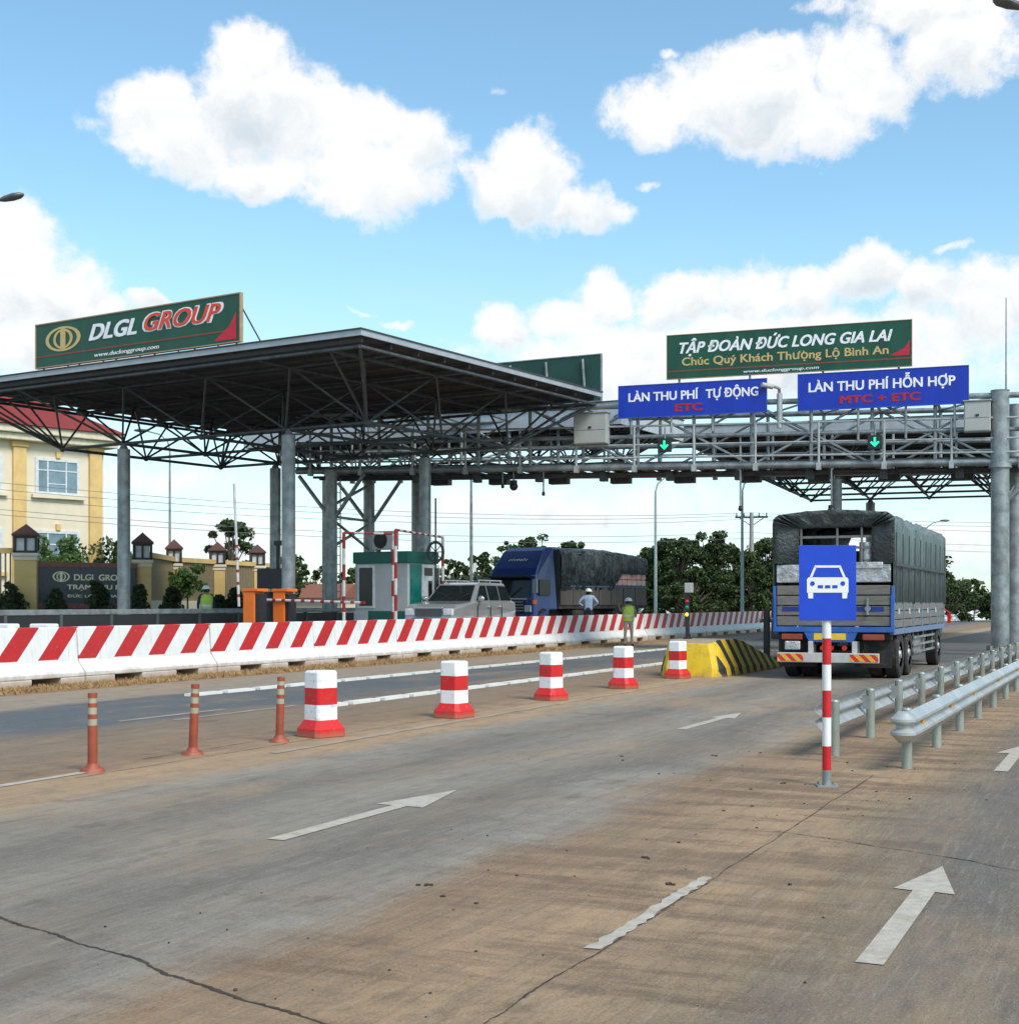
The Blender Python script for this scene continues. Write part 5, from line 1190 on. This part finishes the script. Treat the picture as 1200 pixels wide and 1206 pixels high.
# ---- raised lawn bed, fence and gate pillars
lawnm = mat('lawn', (.04, .085, .02), .9, 0, .3, 1.5, .5, 40)
LW = MB(); pl = [AT(-120, 47.5), AT(300, 56), AT(330, 95), AT(-200, 80)]
LW.prism([(p.x, p.y) for p in pl], LZ-.02, 1.15, 'z'); tag(LW.build('terrain', lawnm), kind='structure')
lantm = mat('brown tiled cap', (.085, .03, .02), .6, 0, .3, 20); ltf = mat('dark lantern frame', (.03, .022, .018), .5); lgl = mat('pale lantern glass', (.55, .58, .60), .2)
def pillar(lab, px, Y, H, w):
    th = thing('gate_pillar', lab, 'gate pillar', AT(px, Y, 1.14), R(14), 'ochre gate pillars with lanterns')
    mb = MB(); mb.box(-w, w, -w, w, 0, H); mb.build('shaft', ochre, th, bevel=.02)
    mb = MB(); mb.box(-w-.07, w+.07, -w-.07, w+.07, H, H+.12); mb.box(-w-.03, w+.03, -w-.03, w+.03, H-.15, H-.001); mb.build('capital', cream, th, bevel=.02)
    l = MB(); q = w*.95; z = H+.121
    for x in (-q, q):
        for y in (-q, q): l.box(x-.05, x+.05, y-.05, y+.05, z, z+.55)
    l.box(-q-.05, q+.05, -q-.05, q+.05, z+.55, z+.62); l.box(-q-.05, q+.05, -q-.05, q+.05, z-.0, z+.08)
    for sx in (-q, q): l.box(sx-.02, sx+.02, -.04, .04, z, z+.55); l.box(-.04, .04, sx-.02, sx+.02, z, z+.55)
    lo_ = l.build('lantern', ltf, th)
    g_ = MB(); g_.box(-q+.06, q-.06, -q+.06, q-.06, z+.09, z+.54); g_.build('lantern_glass', lgl, lo_)
    c_ = MB(); b_ = q+.10; z2 = z+.621; c_.add([(-b_, -b_, z2), (b_, -b_, z2), (b_, b_, z2), (-b_, b_, z2), (0, 0, z2+.45), (-b_, -b_, z2+.06), (b_, -b_, z2+.06), (b_, b_, z2+.06), (-b_, b_, z2+.06)], [(3, 2, 1, 0), (0, 1, 6, 5), (1, 2, 7, 6), (2, 3, 8, 7), (3, 0, 5, 8), (5, 6, 4), (6, 7, 4), (7, 8, 4), (8, 5, 4)]); c_.build('lantern_roof', lantm, lo_)
    return th
def ph(Y, ytop): return 1.6+(HZ-ytop)*Y/F-1.14-1.19
pil = [(31, 51, 617, .39, 'at the left end, before the cream building'), (168, 54, 627, .33, 'just right of the granite sign wall'), (205, 61, 635, .30, 'between the sign pillar and the leafy bush'), (256, 65, 638, .33, 'behind the guard, right of the leafy bush'), (303, 69, 641, .33, 'left of the pair of grey canopy columns')]
for px, Y, yt, w, l in pil: pillar('ochre gate pillar with a lantern '+l, px, Y, ph(Y, yt), w)
grille = mat('bronze fence bars', (.30, .23, .13), .6, .2)
def fence(lab, a, b):
    th = thing('fence', lab, 'fence', a, 0, 'cream fence bays between the pillars'); q = b-a; ln = math.hypot(q.x, q.y); M_ = Matrix.Rotation(math.atan2(q.y, q.x), 4, 'Z')
    mb = MB(); mb.box(.1, ln-.1, -.12, .12, 0, .55, M=M_); mb.build('plinth', cream, th)
    mb = MB(); mb.box(.1, ln-.1, -.1, .1, 2.25, 2.45, M=M_); mb.build('top_beam', ochre, th)
    mb = MB(); x = .2
    while x < ln-.2: mb.box(x-.03, x+.03, -.03, .03, .55, 2.25, M=M_); x += .17
    mb.build('bars', grille, th)
for (i, j, l) in ((1, 2, 'cream fence bay between the sign pillar and the next pillar'), (2, 3, 'cream fence bay behind the leafy bush'), (3, 4, 'cream fence bay behind the guard and the raised boom')):
    fence(l, AT(pil[i][0], pil[i][1], 1.14), AT(pil[j][0], pil[j][1], 1.14))
a0 = AT(303, 69, 1.14); fence('cream fence bay running behind the grey canopy columns', a0, AT(335, 73, 1.14))
fence('cream fence bay at the left edge, before the building entrance', AT(-60, 50, 1.14), AT(26, 51, 1.14))
# granite sign wall
th = thing('sign_wall', 'dark granite sign wall with gold lettering between two gate pillars', 'sign wall', AT(43, 51.3, 1.14), -math.atan2(-(53.5-51.3), AT(160, 53.5).x-AT(43, 51.3).x))
q = AT(160, 53.5)-AT(43, 51.3); L = math.hypot(q.x, q.y); z1 = 1.6+(HZ-668)*52/F-1.14; H = z1
gran = mat('grey granite', (.055, .065, .08), .3, 0, .25, 12); rg_ = mat('red granite', (.24, .07, .06), .35, 0, .25, 10)
mb = MB(); mb.box(0, L, 0, .25, .42, H); mb.build('slab', gran, th)
mb = MB(); mb.box(-.05, L+.05, -.05, .3, H, H+.18); mb.box(-.05, L+.05, -.05, .3, .24, .419); mb.box(-.05, -.001, -.05, .3, .42, H-.001); mb.box(L+.001, L+.05, -.05, .3, .42, H-.001); mb.build('frame', rg_, th)
mb = MB(); mb.box(0, L, 0, .25, 0, .239); mb.build('base', gran, th)
mb = MB(); logo(mb, L*.24, H*.80, L*.085, H*.11, -.003, 0); text(mb, 'DLGL GROUP', L*.37, L*.92, H*.73, H*.86, -.003, 0, 0, .04)
text(mb, 'TRẠM THU PHÍ', L*.30, L*.92, H*.54, H*.64, -.003, 0, 0, .04); text(mb, 'ĐỨC LONG GIA LAI', L*.30, L*.92, H*.37, H*.43, -.003, 0, 0, .03); mb.build('lettering', mat('pale gold letters', (.95, .86, .55), .4, 0), th)

# ================================================================== TREES AND SHRUBS
def leafmat(name, c1, c2):
    m = bpy.data.materials.new(name); m.use_nodes = True; n = NT(m.node_tree); b = m.node_tree.nodes['Principled BSDF']
    g = n.new('ShaderNodeNewGeometry'); oi = n.new('ShaderNodeObjectInfo'); tc = n.new('ShaderNodeTexCoord')
    r_ = n.m('ADD', n.m('MULTIPLY', g.outputs['Random Per Island'], .6), n.m('MULTIPLY', n.noise(tc.outputs['Object'], .8, 3), .5))
    c = n.mix(n.m('SUBTRACT', r_, .05), c1, c2); c = n.mix(n.m('MULTIPLY', oi.outputs['Random'], .35), c, (.05, .06, .018))
    n.put(b.inputs['Base Color'], c); b.inputs['Roughness'].default_value = .6; b.inputs['Specular IOR Level'].default_value = .3
    return m
lf = leafmat('tree leaves', (.010, .028, .008), (.075, .115, .03)); lf2 = leafmat('bright leaves', (.035, .09, .015), (.10, .19, .035)); lfd = leafmat('topiary leaves', (.018, .032, .014), (.05, .07, .025))
bark = mat('bark', (.11, .085, .06), .9, 0, .3, 6, .6, 20)
def leaves_at(cents, rad, per, size, rg, flat=.75):
    C_ = np.repeat(np.array(cents), per, axis=0); Rd = np.repeat(np.array(rad), per); n_ = len(C_)
    dr = rg.normal(size=(n_, 3)); dr /= np.linalg.norm(dr, axis=1)[:, None]; rr_ = Rd*np.cbrt(rg.uniform(.1, 1, n_)); P0 = C_+dr*rr_[:, None]*np.array([1, 1, flat])
    a = rg.normal(size=(n_, 3)); a /= np.linalg.norm(a, axis=1)[:, None]; b = np.cross(a, rg.normal(size=(n_, 3))); b /= np.linalg.norm(b, axis=1)[:, None]
    s = size*rg.uniform(.6, 1.4, n_)[:, None]
    V = np.stack([P0-a*s, P0+b*s*.55, P0+a*s, P0-b*s*.55], axis=1).reshape(-1, 3); return V
def crown_obj(V, m, parent, name='crown'):
    n_ = len(V)//4; me = bpy.data.meshes.new(name); me.from_pydata(V.tolist(), [], [(4*i, 4*i+1, 4*i+2, 4*i+3) for i in range(n_)]); me.materials.append(m)
    o = bpy.data.objects.new(name, me); COL.objects.link(o); o.parent = parent; return o
def tree(lab, loc, H, Wd, seed, m=lf, trunk=.35, nc=26, per=110, size=.16, group='trees behind the toll plaza', open_=1.0, cr=.17, name='tree'):
    rg = np.random.default_rng(seed); r_ = random.Random(seed); th = thing(name, lab, 'tree', loc, 0, group)
    z0 = H*trunk; mb = MB(); lean = Vector((r_.uniform(-.05, .05)*H, 0, 0))
    mb.tube((0, 0, -.2), lean*.5+Vector((0, 0, z0)), .035*H**.8, .024*H**.8, 8); mb.tube(lean*.5+Vector((0, 0, z0)), lean+Vector((0, 0, H*.75)), .024*H**.8, .008*H, 7)
    cents = []; rad = []
    for i in range(nc):
        f = r_.uniform(0, 1)**.8; z = z0+(H-z0)*f*.92; ww = Wd/2*math.sqrt(max(.05, 1-((f-.40)/.64)**2))*open_; a = r_.uniform(0, 6.28); q = ww*math.sqrt(r_.uniform(.1, 1))
        c = Vector((lean.x+q*math.cos(a), q*math.sin(a), z)); cents.append(tuple(c)); rad.append(cr*H*r_.uniform(.4, 1.45)*(1-.35*f))
        if i % 2 == 0 or f > .7: mb.tube(lean*.5+Vector((0, 0, z0+(z-z0)*.35)), c, .010*H**.8, .004*H, 5)
    mb.build('trunk', bark, th, smooth=True)
    crown_obj(leaves_at(cents, rad, per, size, rg), m, th); return th
TR = []
def T_(px, ytop, Y, wpx, seed, lab, **k):
    H = 1.6+(HZ-ytop)*Y/F; tree(lab, AT(px, Y, -.02), H, wpx*Y/F, seed, **k)
mid = [(742, 655, 96, 60, 'bushy tree just right of the lorry tarpaulin'), (772, 640, 99, 62, 'dense tree behind the pale lamp pole in the middle'), (800, 630, 95, 70, 'broad dense tree left of centre in the grove behind the signal post'),
       (834, 621, 98, 70, 'tallest dense tree in the grove behind the signal post'), (866, 640, 92, 60, 'dense tree behind the second pale lamp pole'), (900, 628, 104, 58, 'tree behind the utility pole'), (925, 640, 100, 60, 'tree rising left of the loaded truck'),
       (885, 668, 86, 70, 'low rounded tree at the foot of the utility pole'), (815, 668, 84, 90, 'low wide tree at the foot of the grove'), (750, 680, 86, 70, 'low shrubby tree at the foot of the grove beside the lorry')]
for i, (px, yt, Y, w, l) in enumerate(mid): T_(px, yt, Y, w, 100+i, l, nc=72, per=170, trunk=.14, size=.11, cr=.10)
lft = [(537, 655, 92, 40, 'thin tree right of the toll booth'), (566, 645, 90, 44, 'tree left of the blue cab'), (603, 630, 95, 52, 'sparse tree above the blue cab'), (636, 625, 99, 48, 'sparse tree above the lorry tarpaulin'), (676, 632, 99, 44, 'slim tree behind the lorry tarpaulin'),
       (366, 662, 88, 60, 'dark tree seen between the canopy and gantry columns'), (432, 664, 92, 60, 'dark tree behind the toll booth roof'), (398, 672, 90, 50, 'small dark tree beside the gantry column'), (480, 668, 96, 60, 'tree hidden mostly by the toll booth')]
for i, (px, yt, Y, w, l) in enumerate(lft): T_(px, yt, Y, w, 200+i, l, nc=34, per=120, trunk=.2, size=.10, cr=.085)
T_(272, 609, 82, 78, 301, 'open tree with rounded leaf clusters above the fence', nc=24, per=110, trunk=.35, size=.13, cr=.085, m=lf)
T_(128, 628, 74, 34, 302, 'small tree peeking out behind the corner of the cream building', nc=14, per=90, size=.14)
T_(338, 655, 80, 46, 303, 'leafy tree behind the paired canopy columns', nc=16, per=90, trunk=.3, size=.14)
rgt = [(1118, 688, 118, 60, 'tree just right of the loaded truck on the horizon'), (1147, 694, 120, 60, 'rounded tree between the truck and the gantry column'), (1180, 694, 118, 50, 'tree behind the gantry column'), (1085, 684, 122, 50, 'tree half hidden by the loaded truck')]
for i, (px, yt, Y, w, l) in enumerate(rgt): T_(px, yt, Y, w, 400+i, l, nc=34, per=120, trunk=.1, size=.14, cr=.11)
# rounded tree in front of the building and the leafy bush
th = thing('tree', 'rounded bright green tree in front of the cream building', 'tree', AT(71, 62, 1.14), 0); rg = np.random.default_rng(5)
mb = MB(); mb.tube((0, 0, 0), (0, 0, 1.6), .1, .07); mb.build('trunk', bark, th)
cs = [(random.gauss(0, .75), random.gauss(0, .7), 2.15+random.gauss(0, .42)) for _ in range(26)]; crown_obj(leaves_at(cs, [.5]*26, 150, .09, rg), lf2, th)
th = thing('bush', 'loose leafy bush in front of the fence between two pillars', 'bush', AT(221, 60, 1.14), 0); mb = MB(); mb.tube((0, 0, 0), (0, 0, .9), .05, .03); mb.build('stem', bark, th)
cs = [(random.gauss(0, .38), random.gauss(0, .35), 1.25+random.gauss(0, .38)) for _ in range(14)]; crown_obj(leaves_at(cs, [.32]*14, 110, .08, rg), lf2, th, 'foliage')
SH = [(12, 50, 684, 40, 'large topiary shrub at the left edge before the first gate pillar'), (66, 49.5, 692, 22, 'small reddish topiary shrub before the granite sign wall'), (115, 49.5, 682, 34, 'pointed dark topiary shrub before the granite sign wall'), (164, 50, 688, 20, 'topiary shrub beside the round canopy column'), (203, 51, 690, 28, 'rounded topiary shrub left of the guard'),
      (277, 53.5, 692, 22, 'rounded topiary shrub behind the raised boom'), (258, 53, 700, 18, 'low topiary shrub at the guard')]
for i, (px, Y, yt, w, l) in enumerate(SH):
    H = 1.6+(HZ-yt)*Y/F-1.14; ww = w*Y/F/2; rg = np.random.default_rng(600+i); th = thing('shrub', l, 'shrub', AT(px, Y, 1.14), 0, 'topiary shrubs on the lawn')
    cs = []; rd_ = []
    ww *= 1.3
    for k in range(40): f = random.random(); q = ww*.8*(1-f*.8)*math.sqrt(random.random()); a = random.uniform(0, 6.28); cs.append((q*math.cos(a), q*math.sin(a), .1+f*(H-.2))); rd_.append(.24*(1-.4*f))
    crown_obj(leaves_at(cs, rd_, 110, .05, rg), lfd, th, 'foliage'); mb = MB(); mb.tube((0, 0, 0), (0, 0, H*.6), .04, .02); mb.build('stem', bark, th)
# distant wood: one mass along the horizon
rg = np.random.default_rng(77); cs = []; rd_ = []
for i in range(760):
    px = rg.uniform(-150, 1350); Y = rg.uniform(140, 175); hgt = 3.0+1.6*math.sin(px*.013)+1.4*math.sin(px*.041+1)+rg.uniform(-.8, .8)
    if 940 < px < 1350: hgt -= .6
    p = AT(px, Y); 
    for z in np.arange(.4, max(1.2, hgt), 1.3): cs.append((p.x, p.y, z)); rd_.append(1.7)
o = crown_obj(leaves_at(cs, rd_, 70, .34, rg), lf, None, 'woods'); tag(o, 'far line of dark green woods along the horizon', 'woods', kind='stuff')

# ================================================================== LAMP POSTS, UTILITY POLE, WIRES
def lamp(lab, px, Y, H, armdir, g0=0, r=.075, col=galv):
    th = thing('street_lamp', lab, 'street lamp', AT(px, Y, g0), 0, 'tall street lamps'); H -= g0
    mb = MB(); mb.tube((0, 0, 0), (0, 0, H-.9), r, r*.6, 12); mb.tube((0, 0, 0), (0, 0, .25), r*1.9, r*1.6, 10); mb.build('pole', col, th, smooth=True)
    a = armdir; mb = MB(); mb.path([(0, 0, H-.92), (a*.12, 0, H-.5), (a*.5, 0, H-.18), (a*1.2, 0, H)], r*.5, 8); mb.build('arm', col, th, smooth=True)
    mb = MB(); mb.loft([[Vector((a*(1.1+x), w*math.cos(t), H+.02+h*math.sin(t))) for t in np.linspace(0, 2*math.pi, 11)[:-1]] for x, w, h in ((0, .05, .05), (.12, .10, .07), (.45, .15, .09), (.65, .09, .05), (.7, .02, .02))]); mb.build('lamp_head', mat('dark lamp head', (.12, .12, .11), .4, .3), th, smooth=True)
    return th
pale = mat('pale green grey pole', (.36, .46, .44), .5, .1)
lamp('tall street lamp seen above the fence left of the raised boom', 200, 70, 10.2, -1, LZ)
lamp('tall street lamp between the toll booth and the blue cab', 555, 66, 8.6, 1, LZ, .1)
lamp('tall pale street lamp in front of the dense grove', 772, 74, 8.4, 1, 0, .10, pale)
lamp('tall pale street lamp left of the utility pole', 874, 74, 8.4, 1, 0, .10, pale)
lamp('street lamp with curved arm showing above the loaded truck', 1090, 105, 7.75, 1, 0, .08)
# lamp heads entering the frame
def headlamp(lab, px, py, Y, off, a, s=1.0):
    z = 1.6+(HZ-py)*Y/F; p = AT(px, Y, 0); th = thing('street_lamp', lab, 'street lamp', (p.x-a*off, p.y, 0), 0, 'tall street lamps')
    mb = MB(); mb.tube((0, 0, 0), (0, 0, z-.8), .09, .06, 12); mb.build('pole', galv, th, smooth=True)
    mb = MB(); mb.path([(0, 0, z-.8), (a*off*.25, 0, z-.45), (a*off*.9, 0, z-.06)], .035, 8); mb.build('arm', galv, th, smooth=True)
    mb = MB(); mb.loft([[Vector((a*(off*.9+x*s), w*s*math.cos(t), z-.06+x*.22+h*s*math.sin(t))) for t in np.linspace(0, 2*math.pi, 13)[:-1]] for x, w, h in ((0, .05, .04), (.1, .09, .07), (.3, .14, .085), (.48, .12, .07), (.56, .04, .03))]); mb.build('lamp_head', mat('dark lamp head', (.12, .12, .11), .4, .3), th, smooth=True)
headlamp('street lamp whose head enters the photo at the upper left', 8, 232, 33, 1.6, 1, 1.0)
headlamp('street lamp whose head enters at the top right corner', 1196, 4, 25, 1.6, -1, 1.0)
# utility pole
pp = AT(885, 95, 0); th = thing('utility_pole', 'concrete utility pole with crossarm and transformer before the grove', 'utility pole', pp, R(-12))
mb = MB(); mb.tube((0, 0, 0), (0, 0, 7.7), .22, .13, 12); mb.build('pole', mat('pole concrete', (.30, .29, .27), .8), th, smooth=True)
mb = MB(); mb.box(-1.1, 1.1, -.06, .06, 7.35, 7.47)
for x in (-1.0, -.5, .5, 1.0): mb.tube((x, 0, 7.47), (x, 0, 7.72), .05, .03)
mb.tube((-.8, 0, 7.35), (0, 0, 6.8), .03); mb.tube((.8, 0, 7.35), (0, 0, 6.8), .03); mb.build('crossarm', black, th)
mb = MB(); mb.box(-.35, .35, -.5, -.2, 3.6, 4.5); mb.build('transformer', mat('dark transformer', (.05, .05, .05), .6), th, bevel=.04)
wm = mat('cable black', (.14, .14, .15), .6); q = thing
wires = [(7.72, 553, -150, 62), (7.55, 562, -150, 62), (7.3, 573, -150, 62), (6.4, 586, -150, 62), (6.0, 592, -150, 62)]
for i, (z, y1, px1, Y1) in enumerate(wires):
    a = AT(885, 95, z); b = AT(px1, Y1, 1.6+(HZ-y1)*Y1/F); c = AT(1420, 100+i*2, z+.15-.25*i*.4)
    mb = MB()
    for (s, e, sg) in ((b, a, .9), (a, c, .6)):
        pts = [s.lerp(e, k/24)-Vector((0, 0, sg*4*(k/24)*(1-k/24))) for k in range(25)]; mb.path(pts, .013, 5)
    tag(mb.build('overhead_wire', wm), f"thin black overhead wire crossing the sky, {ORD[i]} from the top", 'wire', 'overhead wires')

# distant house roof seen between the columns
th = thing('house', 'small far house with a red brown roof between the gantry columns', 'house', AT(372, 84, LZ), R(-20))
mb = MB(); mb.box(-1.6, 1.6, 0, 3, 0, 1.5); mb.build('wall', cream, th)
mb = MB(); mb.prism([(-.4, 1.5), (3.4, 1.5), (1.5, 2.35)], -1.9, 1.9, 'x'); mb.build('roof', mat('rust roof', (.24, .09, .05), .7), th)
# soil crumbs on the near road
mb = MB(); rc = random.Random(11)
for i in range(90):
    nn_ = rc.gauss(-2.7, 1.1); t = rc.uniform(4.6, 15); p = RD(nn_, t, .004); s = abs(rc.gauss(0, .005))+.003
    if i % 22 == 0: s = .024
    for j in range(1 if s < .02 else 4):
        q_ = p+Vector((rc.uniform(-.04, .04), rc.uniform(-.04, .04), 0))*(s > .02); s_ = s*(.5 if s > .02 else 1); mb.sphere(q_, s_, 6, 4, sc=(rc.uniform(.8, 1.6), rc.uniform(.8, 1.5), .6))
tag(mb.build('soil_crumbs', mat('soil crumbs', (.06, .04, .028), .95, 0, .4, 20)), 'small dark crumbs of soil scattered on the near road', 'soil', kind='stuff')
